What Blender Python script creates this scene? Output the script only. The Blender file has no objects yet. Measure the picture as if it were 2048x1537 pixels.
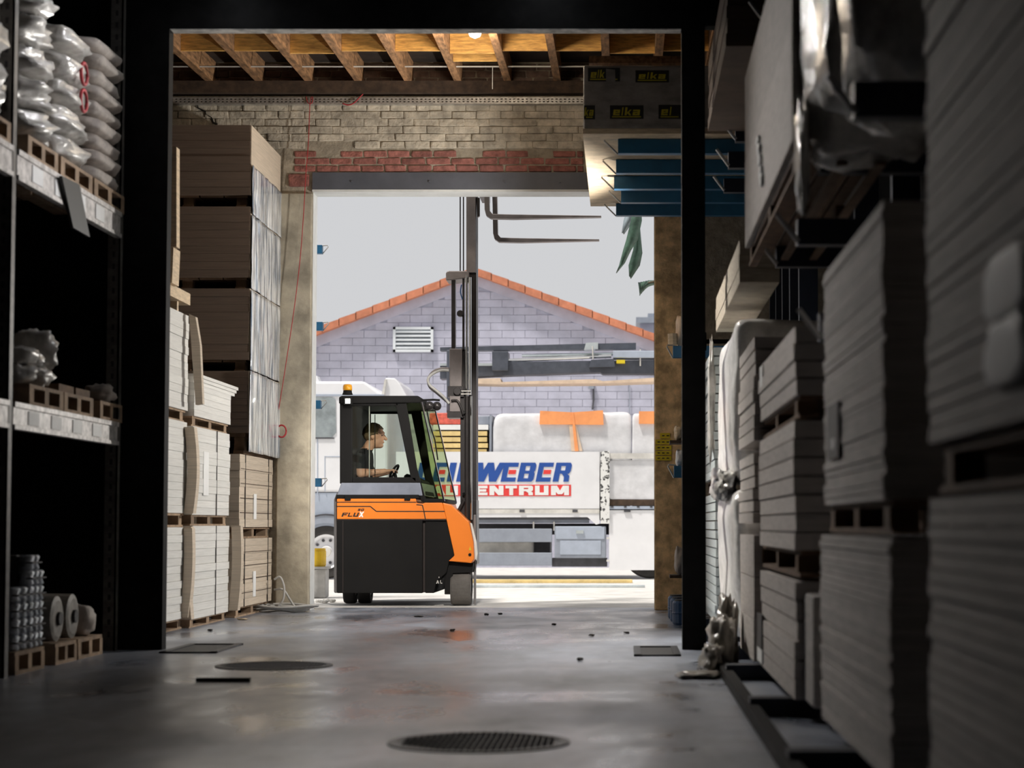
import bpy, bmesh, math, random
from mathutils import Vector, noise as mnoise
random.seed(7)
SC = bpy.context.scene
COL = SC.collection

# ------------------------------------------------------------------ camera
F, V0, HZ, CH = 3900.0, 1250.0, 1050.0, 0.92        # focal px, vanishing x, horizon y, eye height
PITCH = math.radians(3.0)
CY = HZ - F * math.tan(PITCH)
cam_d = bpy.data.cameras.new('camera')
cam = bpy.data.objects.new('camera', cam_d)
COL.objects.link(cam)
SC.camera = cam
cam.location = (0, 0, CH)
cam.rotation_euler = (math.pi / 2 + PITCH, 0, 0)
cam_d.sensor_width = 36.0
cam_d.lens = F / 2048.0 * 36.0
cam_d.shift_x = -(V0 - 1024.0) / 2048.0
cam_d.shift_y = (CY - 768.5) / 2048.0
cam_d.clip_end = 400
cam_d.dof.use_dof = True
cam_d.dof.focus_distance = 22.3
cam_d.dof.aperture_fstop = 2.1

# ------------------------------------------------------------------ world, sun, exposure
w = bpy.data.worlds.new('overcast_sky')
SC.world = w
w.use_nodes = True
bg = w.node_tree.nodes['Background']
bg.inputs[0].default_value = (0.555, 0.56, 0.575, 1)
bg.inputs[1].default_value = 1.0
sun_d = bpy.data.lights.new('sun', 'SUN')
sun_d.energy = 3.4
sun_d.angle = math.radians(6)
sun_d.color = (1.0, 0.95, 0.88)
sun = bpy.data.objects.new('sun', sun_d)
COL.objects.link(sun)
sun.rotation_euler = Vector((0.30, 0.25, -0.92)).to_track_quat('-Z', 'Y').to_euler()
SC.view_settings.view_transform = 'Standard'
SC.view_settings.look = 'None'
SC.view_settings.exposure = 0.18
SC.view_settings.gamma = 1.0
SC.view_settings.use_curve_mapping = False

# ------------------------------------------------------------------ measuring helpers
CP, SP = math.cos(PITCH), math.sin(PITCH)
def P(px, py, d):
    """X and Z of the point seen at a photo pixel, standing at distance d down the hall"""
    xc = (px - V0) / F
    yc = -(py - CY) / F
    y = CP - yc * SP
    return xc / y * d, CH + (SP + yc * CP) / y * d
def ZP(py, d): return P(V0, py, d)[1]
def XP(px, py, d): return P(px, py, d)[0]
def DX(px, X): return F * X / (px - V0)      # distance at which a plane X shows at column px

# ------------------------------------------------------------------ materials
MATS = {}
def M(name, col, rough=0.6, metal=0.0, var=0.18, scale=6.0, bump=0.0, stretch=(1, 1, 1), rnd=0.0, spec=0.5, bscale=None, coat=0.0, col2=None, ramp=(0.35, 0.65)):
    m = bpy.data.materials.new(name)
    m.use_nodes = True
    nt = m.node_tree
    b = nt.nodes['Principled BSDF']
    b.inputs['Roughness'].default_value = rough
    b.inputs['Metallic'].default_value = metal
    b.inputs['Specular IOR Level'].default_value = spec
    b.inputs['Coat Weight'].default_value = coat
    geo = nt.nodes.new('ShaderNodeNewGeometry')
    mp = nt.nodes.new('ShaderNodeMapping')
    mp.inputs['Scale'].default_value = stretch
    nt.links.new(geo.outputs['Position'], mp.inputs[0])
    nz = nt.nodes.new('ShaderNodeTexNoise')
    nz.inputs['Scale'].default_value = scale
    nz.inputs['Detail'].default_value = 6
    nz.inputs['Roughness'].default_value = 0.6
    nt.links.new(mp.outputs[0], nz.inputs['Vector'])
    cr = nt.nodes.new('ShaderNodeValToRGB')
    cr.color_ramp.elements[0].position = ramp[0]
    cr.color_ramp.elements[1].position = ramp[1]
    a = [max(0, c * (1 - var)) for c in col]
    z = [min(1, c * (1 + var)) for c in col] if col2 is None else list(col2)
    cr.color_ramp.elements[0].color = (*a, 1)
    cr.color_ramp.elements[1].color = (*z, 1)
    nt.links.new(nz.outputs['Fac'], cr.inputs[0])
    out = cr.outputs[0]
    if rnd:
        oi = nt.nodes.new('ShaderNodeObjectInfo')
        mr = nt.nodes.new('ShaderNodeMapRange')
        mr.inputs['To Min'].default_value = 1 - rnd
        mr.inputs['To Max'].default_value = 1 + rnd
        nt.links.new(oi.outputs['Random'], mr.inputs['Value'])
        hs = nt.nodes.new('ShaderNodeHueSaturation')
        nt.links.new(mr.outputs[0], hs.inputs['Value'])
        nt.links.new(out, hs.inputs['Color'])
        out = hs.outputs[0]
    nt.links.new(out, b.inputs['Base Color'])
    if bump:
        n2 = nt.nodes.new('ShaderNodeTexNoise')
        n2.inputs['Scale'].default_value = bscale or scale * 4
        n2.inputs['Detail'].default_value = 5
        nt.links.new(mp.outputs[0], n2.inputs['Vector'])
        bp = nt.nodes.new('ShaderNodeBump')
        bp.inputs['Strength'].default_value = bump
        bp.inputs['Distance'].default_value = 0.02
        nt.links.new(n2.outputs['Fac'], bp.inputs['Height'])
        nt.links.new(bp.outputs[0], b.inputs['Normal'])
    MATS[name] = m
    return m

def glass(name, tint, refl=0.12):
    m = bpy.data.materials.new(name)
    m.use_nodes = True
    nt = m.node_tree
    nt.nodes.clear()
    o = nt.nodes.new('ShaderNodeOutputMaterial')
    t = nt.nodes.new('ShaderNodeBsdfTransparent')
    t.inputs[0].default_value = (*tint, 1)
    g = nt.nodes.new('ShaderNodeBsdfGlossy')
    g.inputs['Roughness'].default_value = 0.02
    fr = nt.nodes.new('ShaderNodeFresnel')
    fr.inputs[0].default_value = 1.45
    mx = nt.nodes.new('ShaderNodeMixShader')
    nt.links.new(fr.outputs[0], mx.inputs[0])
    nt.links.new(t.outputs[0], mx.inputs[1])
    nt.links.new(g.outputs[0], mx.inputs[2])
    nt.links.new(mx.outputs[0], o.inputs[0])
    MATS[name] = m
    return m

def emit(name, col, s):
    m = bpy.data.materials.new(name)
    m.use_nodes = True
    b = m.node_tree.nodes['Principled BSDF']
    b.inputs['Base Color'].default_value = (*col, 1)
    b.inputs['Emission Color'].default_value = (*col, 1)
    b.inputs['Emission Strength'].default_value = s
    MATS[name] = m
    return m

def floor_material():
    m = M('concrete_floor', (0.235, 0.26, 0.315), rough=0.4, var=0.5, scale=1.0, stretch=(1.3, 0.5, 1), spec=0.9)
    nt = m.node_tree
    b = nt.nodes['Principled BSDF']
    geo = nt.nodes.new('ShaderNodeNewGeometry')
    def nse(sc, st, det=6):
        mp = nt.nodes.new('ShaderNodeMapping')
        mp.inputs['Scale'].default_value = st
        mp.inputs['Rotation'].default_value = (0, 0, 0.12)
        n = nt.nodes.new('ShaderNodeTexNoise')
        n.inputs['Scale'].default_value = sc
        n.inputs['Detail'].default_value = det
        n.inputs['Roughness'].default_value = 0.62
        n.inputs['Distortion'].default_value = 0.6
        nt.links.new(geo.outputs['Position'], mp.inputs[0])
        nt.links.new(mp.outputs[0], n.inputs['Vector'])
        return n
    n1 = nse(0.55, (1.0, 0.8, 1), 3)
    n2 = nse(1.7, (1.6, 0.6, 1), 3)
    ad = nt.nodes.new('ShaderNodeMath'); ad.operation = 'MULTIPLY_ADD'
    ad.inputs[1].default_value = 0.45
    nt.links.new(n2.outputs['Fac'], ad.inputs[0]); nt.links.new(n1.outputs['Fac'], ad.inputs[2])
    mr = nt.nodes.new('ShaderNodeMapRange')
    mr.inputs['From Min'].default_value = 0.55; mr.inputs['From Max'].default_value = 0.92
    mr.inputs['To Min'].default_value = 0.19; mr.inputs['To Max'].default_value = 0.56
    nt.links.new(ad.outputs[0], mr.inputs['Value'])
    nt.links.new(mr.outputs[0], b.inputs['Roughness'])
    b.inputs['Coat Weight'].default_value = 0.6
    nt.links.new(mr.outputs[0], b.inputs['Coat Roughness'])
    bp = nt.nodes.new('ShaderNodeBump')
    bp.inputs['Strength'].default_value = 0.12
    bp.inputs['Distance'].default_value = 0.012
    n3 = nse(14, (1, 0.7, 1), 5)
    nt.links.new(n3.outputs['Fac'], bp.inputs['Height'])
    nt.links.new(bp.outputs[0], b.inputs['Normal'])
    return m

floor_material()
M('yard_paving', (0.62, 0.60, 0.57), 0.85, var=0.14, scale=3, bump=0.2)
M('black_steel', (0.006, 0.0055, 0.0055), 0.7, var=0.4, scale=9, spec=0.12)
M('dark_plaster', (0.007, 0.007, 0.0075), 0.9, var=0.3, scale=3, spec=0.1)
M('flaking_white', (0.62, 0.60, 0.56), 0.7, var=0.35, scale=12, stretch=(1, 1, 3))
M('concrete_pillar', (0.34, 0.30, 0.23), 0.9, var=0.3, scale=3.5, bump=0.35)
M('concrete_pillar_warm', (0.66, 0.46, 0.25), 0.9, var=0.4, scale=7, bump=0.35)
M('mortar', (0.30, 0.26, 0.20), 0.95, var=0.25, scale=9, bump=0.5)
M('brick_white', (0.46, 0.41, 0.33), 0.9, var=0.28, scale=9, bump=0.6, rnd=0.14, bscale=30)
M('brick_red', (0.27, 0.105, 0.085), 0.9, var=0.35, scale=14, bump=0.5, rnd=0.25, bscale=40)
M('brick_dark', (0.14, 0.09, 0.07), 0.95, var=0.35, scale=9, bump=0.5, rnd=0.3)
M('lintel_steel', (0.085, 0.09, 0.11), 0.55, 0.1, var=0.12, scale=4)
M('pale_edge', (0.62, 0.63, 0.62), 0.5, var=0.08)
M('timber_dark', (0.06, 0.036, 0.022), 0.85, var=0.4, scale=10, stretch=(1, 1, 1))
M('joist_wood', (0.30, 0.16, 0.075), 0.75, var=0.5, scale=9, stretch=(3, 0.6, 3), rnd=0.2)
M('orange_board', (0.86, 0.43, 0.12), 0.6, var=0.35, scale=7, stretch=(1, 1, 7), rnd=0.15)
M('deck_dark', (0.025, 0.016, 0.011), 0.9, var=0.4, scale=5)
M('tray_metal', (0.50, 0.48, 0.45), 0.45, 0.7, var=0.2, scale=12)
M('board_beige', (0.56, 0.47, 0.37), 0.75, var=0.12, scale=3, stretch=(1, 1, 40), rnd=0.10)
M('board_brown', (0.18, 0.13, 0.098), 0.8, var=0.16, scale=3, stretch=(1, 1, 60), rnd=0.06)
M('board_white', (0.70, 0.69, 0.66), 0.7, var=0.10, scale=3, stretch=(1, 1, 60), rnd=0.05)
M('board_blue', (0.50, 0.55, 0.56), 0.7, var=0.10, scale=3, stretch=(1, 1, 60), rnd=0.04)
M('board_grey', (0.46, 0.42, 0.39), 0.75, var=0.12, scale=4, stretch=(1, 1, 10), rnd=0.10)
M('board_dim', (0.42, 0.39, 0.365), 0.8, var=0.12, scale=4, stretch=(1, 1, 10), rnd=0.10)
M('dull_wood', (0.36, 0.31, 0.24), 0.8, var=0.18, scale=8, stretch=(1, 1, 6))
M('pale_wood', (0.60, 0.47, 0.32), 0.75, var=0.18, scale=8, stretch=(1, 1, 6))
M('pallet_wood', (0.31, 0.215, 0.14), 0.85, var=0.3, scale=9, rnd=0.2)
M('pallet_dark', (0.13, 0.075, 0.04), 0.85, var=0.3, scale=9, rnd=0.2)
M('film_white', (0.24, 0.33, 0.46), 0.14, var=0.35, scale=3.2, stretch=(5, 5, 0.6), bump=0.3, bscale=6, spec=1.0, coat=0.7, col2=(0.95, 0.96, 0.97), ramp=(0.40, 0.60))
M('film_pale', (0.72, 0.72, 0.74), 0.3, var=0.10, scale=4, stretch=(1, 1, 1), bump=0.6, bscale=5, spec=0.7)
M('film_bright', (0.80, 0.79, 0.77), 0.24, var=0.2, scale=6, bump=0.5, bscale=14, spec=0.8)
M('film_beige', (0.26, 0.235, 0.20), 0.3, var=0.35, scale=6, bump=0.5, bscale=14, spec=0.7)
M('film_bag', (0.45, 0.43, 0.40), 0.24, var=0.35, scale=6, bump=0.5, bscale=14, spec=0.8)
M('paper_bag', (0.42, 0.37, 0.33), 0.7, var=0.2, scale=7, bump=0.4, bscale=18)
M('bag_red', (0.42, 0.03, 0.04), 0.5, var=0.2)
M('pack_silver', (0.42, 0.45, 0.50), 0.3, 0.3, var=0.4, scale=20, bump=0.4)
M('roll_grey', (0.24, 0.22, 0.195), 0.6, var=0.3, scale=12)
M('rack_galvanised', (0.12, 0.11, 0.10), 0.5, 0.3, var=0.3, scale=9, stretch=(1, 1, 2))
M('rack_beam', (0.60, 0.57, 0.55), 0.45, 0.2, var=0.35, scale=14)
M('arm_blue', (0.012, 0.11, 0.23), 0.5, var=0.15, scale=5)
M('arm_dark', (0.012, 0.016, 0.03), 0.5, var=0.2, scale=5)
M('wire_steel', (0.60, 0.58, 0.55), 0.35, 0.8, var=0.1)
M('peg_pale', (0.72, 0.71, 0.70), 0.4, 0.2, var=0.1)
M('wrap_grey', (0.26, 0.235, 0.215), 0.4, var=0.3, scale=4, bump=0.5, bscale=6, stretch=(1, 1, 2))
M('label_black', (0.012, 0.011, 0.01), 0.5, var=0.2)
M('label_yellow', (0.50, 0.42, 0.02), 0.5, var=0.1)
M('sign_yellow', (0.72, 0.56, 0.02), 0.5, var=0.1)
M('paper_white', (0.85, 0.85, 0.84), 0.6, var=0.04)
M('tag_dark', (0.03, 0.025, 0.025), 0.6, var=0.2)
M('cord_red', (0.35, 0.02, 0.025), 0.6, var=0.1)
M('hose_grey', (0.45, 0.44, 0.42), 0.6, var=0.15)
M('iron', (0.035, 0.035, 0.038), 0.42, 0.5, var=0.35, scale=14, bump=0.2)
M('debris', (0.06, 0.055, 0.05), 0.9, var=0.3)
M('fl_black', (0.009, 0.0085, 0.0085), 0.75, var=0.12, scale=3, spec=0.2)
M('fl_orange', (0.93, 0.235, 0.02), 0.38, var=0.03, scale=3, coat=0.25)
M('fl_groove', (0.02, 0.012, 0.01), 0.6, var=0.1)
M('fl_hood', (0.33, 0.36, 0.44), 0.2, 0.3, var=0.15, scale=3)
M('fl_grey', (0.20, 0.19, 0.19), 0.4, 0.2, var=0.1)
M('mast_dark', (0.045, 0.040, 0.040), 0.32, 0.5, var=0.15)
M('mast_grey', (0.20, 0.175, 0.17), 0.38, 0.4, var=0.15)
M('chrome', (0.75, 0.74, 0.72), 0.12, 1.0, var=0.05)
M('tyre', (0.035, 0.032, 0.03), 0.75, var=0.2, bump=0.2)
M('tyre_dusty', (0.11, 0.10, 0.092), 0.8, var=0.2, bump=0.2)
M('beacon_orange', (0.95, 0.42, 0.02), 0.2, var=0.05)
emit('lamp_white', (1, 0.97, 0.9), 9.0)
emit('fill_lamp_cool', (0.90, 0.95, 1.0), 6.0)
glass('cab_glass', (0.93, 0.96, 0.93))
glass('screen_glass', (0.74, 0.80, 0.62))  # green tint stands in for trees reflected in the pane
M('truck_white', (0.84, 0.84, 0.86), 0.35, var=0.04, scale=2, coat=0.2)
M('truck_grey', (0.30, 0.33, 0.39), 0.45, var=0.08)
M('truck_fender', (0.42, 0.47, 0.56), 0.45, var=0.06)
M('truck_dark', (0.07, 0.07, 0.08), 0.6, var=0.2)
M('truck_lip', (0.66, 0.64, 0.60), 0.6, var=0.15, scale=5)
M('window_grey', (0.30, 0.34, 0.35), 0.08, var=0.3, scale=3, spec=0.9)
M('logo_blue', (0.022, 0.085, 0.36), 0.45, var=0.03)
M('logo_red', (0.80, 0.06, 0.055), 0.45, var=0.03)
M('protector_orange', (0.95, 0.36, 0.13), 0.55, var=0.08)
M('plank_yellow', (0.80, 0.60, 0.26), 0.7, var=0.15, rnd=0.1)
M('chipped_paint', (0.04, 0.04, 0.04), 0.6, var=0.1, scale=16, col2=(0.80, 0.80, 0.78), ramp=(0.42, 0.47))
M('crane_grey', (0.09, 0.10, 0.125), 0.4, 0.2, var=0.15)
M('crane_pale', (0.62, 0.68, 0.70), 0.3, 0.4, var=0.1)
M('beige_board', (0.72, 0.56, 0.42), 0.7, var=0.12)
M('red_tarp', (0.70, 0.13, 0.09), 0.6, var=0.25, scale=14, bump=0.5)
M('house_block', (0.50, 0.50, 0.60), 0.85, var=0.10, scale=2.5, rnd=0.04, bump=0.15)
M('house_joint', (0.46, 0.46, 0.55), 0.9, var=0.1)
M('roof_tile', (0.60, 0.22, 0.12), 0.8, var=0.14, scale=7, rnd=0.10)
M('roof_under', (0.20, 0.22, 0.24), 0.8, var=0.1)
M('vent_white', (0.78, 0.82, 0.85), 0.5, var=0.04)
M('leaf_green', (0.055, 0.11, 0.075), 0.45, var=0.4, scale=9)
M('leaf_grey', (0.28, 0.33, 0.36), 0.45, var=0.3, scale=9)
M('bark', (0.12, 0.09, 0.06), 0.9, var=0.3)
M('bucket_yellow', (0.90, 0.58, 0.03), 0.5, var=0.1)
M('block_grey', (0.50, 0.49, 0.47), 0.9, var=0.15, bump=0.3)
M('barrel_blue', (0.015, 0.06, 0.16), 0.4, var=0.2)
M('skin', (0.68, 0.36, 0.24), 0.5, var=0.06)
M('shirt_black', (0.012, 0.012, 0.014), 0.8, var=0.3, scale=20)
M('shirt_grey', (0.16, 0.16, 0.18), 0.8, var=0.2, scale=20)
M('trousers', (0.02, 0.022, 0.03), 0.8, var=0.2)
M('hair_brown', (0.17, 0.11, 0.055), 0.6, var=0.4, scale=40, bump=0.5)
M('eye_dark', (0.02, 0.02, 0.02), 0.3, var=0.1)
M('cable_white', (0.60, 0.57, 0.52), 0.5, var=0.05)

# ------------------------------------------------------------------ mesh helpers
class MB:
    def __init__(s): s.v, s.f, s.mi = [], [], []
    def add(s, vs, fs, mi=0):
        n = len(s.v)
        s.v += [tuple(p) for p in vs]
        s.f += [tuple(i + n for i in f) for f in fs]
        s.mi += [mi] * len(fs)
        return s
    def box(s, x0, x1, y0, y1, z0, z1, mi=0):
        x0, x1 = sorted((x0, x1)); y0, y1 = sorted((y0, y1)); z0, z1 = sorted((z0, z1))
        vs = [(x, y, z) for z in (z0, z1) for y in (y0, y1) for x in (x0, x1)]
        return s.add(vs, [(0, 2, 3, 1), (4, 5, 7, 6), (0, 1, 5, 4), (2, 6, 7, 3), (0, 4, 6, 2), (1, 3, 7, 5)], mi)
    def prism(s, poly, y0, y1, mi=0):
        """poly of (x, z), pushed from y0 to y1"""
        a = sum(poly[i][0] * poly[(i + 1) % len(poly)][1] - poly[(i + 1) % len(poly)][0] * poly[i][1] for i in range(len(poly)))
        if a < 0: poly = poly[::-1]
        n = len(poly)
        vs = [(x, y0, z) for x, z in poly] + [(x, y1, z) for x, z in poly]
        fs = [tuple(range(n)), tuple(range(2 * n - 1, n - 1, -1))]
        fs += [(i, i + n, (i + 1) % n + n, (i + 1) % n) for i in range(n)]
        return s.add(vs, fs, mi)
    def prism_x(s, poly, x0, x1, mi=0):
        n = len(poly)
        vs = [(x0, y, z) for y, z in poly] + [(x1, y, z) for y, z in poly]
        fs = [tuple(range(n - 1, -1, -1)), tuple(range(n, 2 * n))]
        fs += [(i, (i + 1) % n, (i + 1) % n + n, i + n) for i in range(n)]
        return s.add(vs, fs, mi)
    def tube(s, path, r, n=8, mi=0, cap=True):
        path = [Vector(p) for p in path]
        rs = r if isinstance(r, (list, tuple)) else [r] * len(path)
        t0 = (path[1] - path[0]).normalized()
        u = t0.orthogonal().normalized()
        rings = []
        for i, p in enumerate(path):
            t = (path[min(i + 1, len(path) - 1)] - path[max(i - 1, 0)]).normalized()
            u = (u - t * u.dot(t)).normalized()
            b = t.cross(u)
            rings.append([p + (u * math.cos(k * 2 * math.pi / n) + b * math.sin(k * 2 * math.pi / n)) * rs[i] for k in range(n)])
        vs = [q for rg in rings for q in rg]
        fs = [(i * n + k, i * n + (k + 1) % n, (i + 1) * n + (k + 1) % n, (i + 1) * n + k) for i in range(len(path) - 1) for k in range(n)]
        if cap:
            fs += [tuple(range(n - 1, -1, -1)), tuple((len(path) - 1) * n + k for k in range(n))]
        return s.add(vs, fs, mi)
    def lathe(s, prof, centre, axis='Z', n=24, mi=0, cap=True):
        """prof: (radius, height) pairs along the axis"""
        vs = []
        for r, h in prof:
            for k in range(n):
                c, q = r * math.cos(2 * math.pi * k / n), r * math.sin(2 * math.pi * k / n)
                p = {'Z': (c, q, h), 'X': (h, c, q), 'Y': (c, -h, q) if False else (q, h, c)}[axis]
                vs.append((p[0] + centre[0], p[1] + centre[1], p[2] + centre[2]))
        m = len(prof)
        fs = [(i * n + k, i * n + (k + 1) % n, (i + 1) * n + (k + 1) % n, (i + 1) * n + k) for i in range(m - 1) for k in range(n)]
        if cap: fs += [tuple(range(n - 1, -1, -1)), tuple((m - 1) * n + k for k in range(n))]
        return s.add(vs, fs, mi)
    def build(s, name, mats, parent=None, smooth=False, bevel=0.0):
        if not isinstance(mats, (list, tuple)): mats = [mats]
        if parent is not None:
            q, o = parent, Vector((0, 0, 0))
            while q is not None: o += q.location; q = q.parent
        else:
            xs, ys, zs = zip(*s.v)
            o = Vector(((min(xs) + max(xs)) / 2, (min(ys) + max(ys)) / 2, min(zs)))
        me = bpy.data.meshes.new(name)
        me.from_pydata([(x - o.x, y - o.y, z - o.z) for x, y, z in s.v], [], s.f)
        for m in mats: me.materials.append(MATS[m])
        me.polygons.foreach_set('material_index', s.mi)
        if smooth: me.polygons.foreach_set('use_smooth', [True] * len(s.f))
        bm = bmesh.new(); bm.from_mesh(me); bmesh.ops.recalc_face_normals(bm, faces=bm.faces); bm.to_mesh(me); bm.free()
        ob = bpy.data.objects.new(name, me)
        COL.objects.link(ob)
        if parent is None: ob.location = o
        else: ob.parent = parent
        if bevel:
            md = ob.modifiers.new('bevel', 'BEVEL'); md.width = bevel; md.segments = 2; md.limit_method = 'ANGLE'
        return ob

def tag(o, label, cat, group=None, kind=None):
    o['label'] = label; o['category'] = cat
    if group: o['group'] = group
    if kind: o['kind'] = kind
    return o
def struct(o, label=None, cat=None):
    o['kind'] = 'structure'
    if label: o['label'] = label
    if cat: o['category'] = cat
    return o
def thing(name, label, cat, loc, group=None):
    o = bpy.data.objects.new(name, None)
    COL.objects.link(o)
    o.location = loc
    o.empty_display_size = 0.1
    return tag(o, label, cat, group)

UNIT = {}
def unit_cube(mat, bev=0.0):
    if mat in UNIT: return UNIT[mat]
    b = MB().box(-.5, .5, -.5, .5, -.5, .5)
    me = bpy.data.meshes.new('slab_' + mat)
    me.from_pydata(b.v, [], b.f)
    me.materials.append(MATS[mat])
    UNIT[mat] = me
    return me
def pbox(name, mat, parent, x0, x1, y0, y1, z0, z1, rot=None):
    """a box part on shared mesh data"""
    o = bpy.data.objects.new(name, unit_cube(mat))
    COL.objects.link(o)
    off = Vector((0, 0, 0)); q = parent
    while q is not None: off += q.location; q = q.parent
    o.parent = parent
    o.location = Vector(((x0 + x1) / 2, (y0 + y1) / 2, (z0 + z1) / 2)) - off
    o.scale = (abs(x1 - x0), abs(y1 - y0), abs(z1 - z0))
    if rot: o.rotation_euler = rot
    return o

def poly_px(pts, d): return [P(x, y, d) for x, y in pts]
def box_px(mb, x0, y0, x1, y1, d0, d1, mi=0):
    a, zb = P(x0, y1, d0); b, zt = P(x1, y0, d0)
    return mb.box(a, b, d0, d1, zb, zt, mi)

def board_pile(name, label, cat, x0, x1, y0, y1, z0, z1, n, mat, group, jit=0.006, gap=0.06, part='board', seed=1):
    rr = random.Random(seed)
    t = thing(name, label, cat, ((x0 + x1) / 2, (y0 + y1) / 2, z0), group)
    h = (z1 - z0) / n
    for i in range(n):
        dx, dy = rr.uniform(-jit, jit), rr.uniform(-jit, jit)
        pbox(part, mat, t, x0 + dx, x1 + dx, y0 + dy, y1 + dy, z0 + i * h, z0 + (i + 1) * h * 1.0 - h * gap)
    return t

def pallet(label, x0, x1, y0, y1, z0, z1, group, mat='pallet_wood', along='Y'):
    """deck boards over blocks over skids"""
    t = thing('pallet', label, 'pallet', ((x0 + x1) / 2, (y0 + y1) / 2, z0), group)
    h = z1 - z0
    for i in range(3):
        for j in range(3):
            cx = x0 + (x1 - x0) * (0.06, 0.5, 0.94)[i]; cy = y0 + (y1 - y0) * (0.06, 0.5, 0.94)[j]
            hx, hy = min(.05, (x1 - x0) * .06), min(.06, (y1 - y0) * .06)
            pbox('block', mat, t, cx - hx, cx + hx, cy - hy, cy + hy, z0 + h * .16, z1 - h * .18)
    for i in range(3):
        cx = x0 + (x1 - x0) * (0.06, 0.5, 0.94)[i]; hx = min(.05, (x1 - x0) * .06)
        pbox('skid', mat, t, cx - hx, cx + hx, y0, y1, z0, z0 + h * .16)
    for i in range(5):
        a = x0 + (x1 - x0) * i / 5 + .008; b = x0 + (x1 - x0) * (i + 1) / 5 - .008
        pbox('deck_board', mat, t, a, b, y0, y1, z1 - h * .18, z1)
    return t

def bag_mesh(sx, sy, sz, seed, crumple=0.12, ex=0.45, nu=26, nv=16):
    """a filled sack: superellipsoid with crumples, base at z = 0"""
    mb = MB()
    vs, fs = [], []
    def sg(c, e): return math.copysign(abs(c) ** e, c)
    for j in range(nv + 1):
        ph = -math.pi / 2 + math.pi * j / nv
        for i in range(nu):
            th = 2 * math.pi * i / nu
            x = sg(math.cos(ph), ex) * sg(math.cos(th), ex)
            y = sg(math.cos(ph), ex) * sg(math.sin(th), ex)
            z = sg(math.sin(ph), min(.75, ex * 2.2))
            k = 1 + crumple * mnoise.noise(Vector((x * 1.7 + seed * 7.1, y * 1.7, z * 1.6 + seed)))  + crumple * .5 * mnoise.noise(Vector((x * 5 + seed, y * 5, z * 4)))
            vs.append((x * sx / 2 * k, y * sy / 2 * k, (z * k + 1) * sz / 2))
    for j in range(nv):
        for i in range(nu):
            fs.append((j * nu + i, j * nu + (i + 1) % nu, (j + 1) * nu + (i + 1) % nu, (j + 1) * nu + i))
    return mb.add(vs, fs)
def bag(name, label, cat, cx, cy, z0, sx, sy, sz, mat, seed, group=None, crumple=0.12, ex=0.45, parent=None):
    m = bag_mesh(sx, sy, sz, seed, crumple, ex)
    m.v = [(x + cx, y + cy, z + z0) for x, y, z in m.v]
    o = m.build(name, mat, parent, smooth=True)
    if parent is None: tag(o, label, cat, group)
    return o

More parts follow.
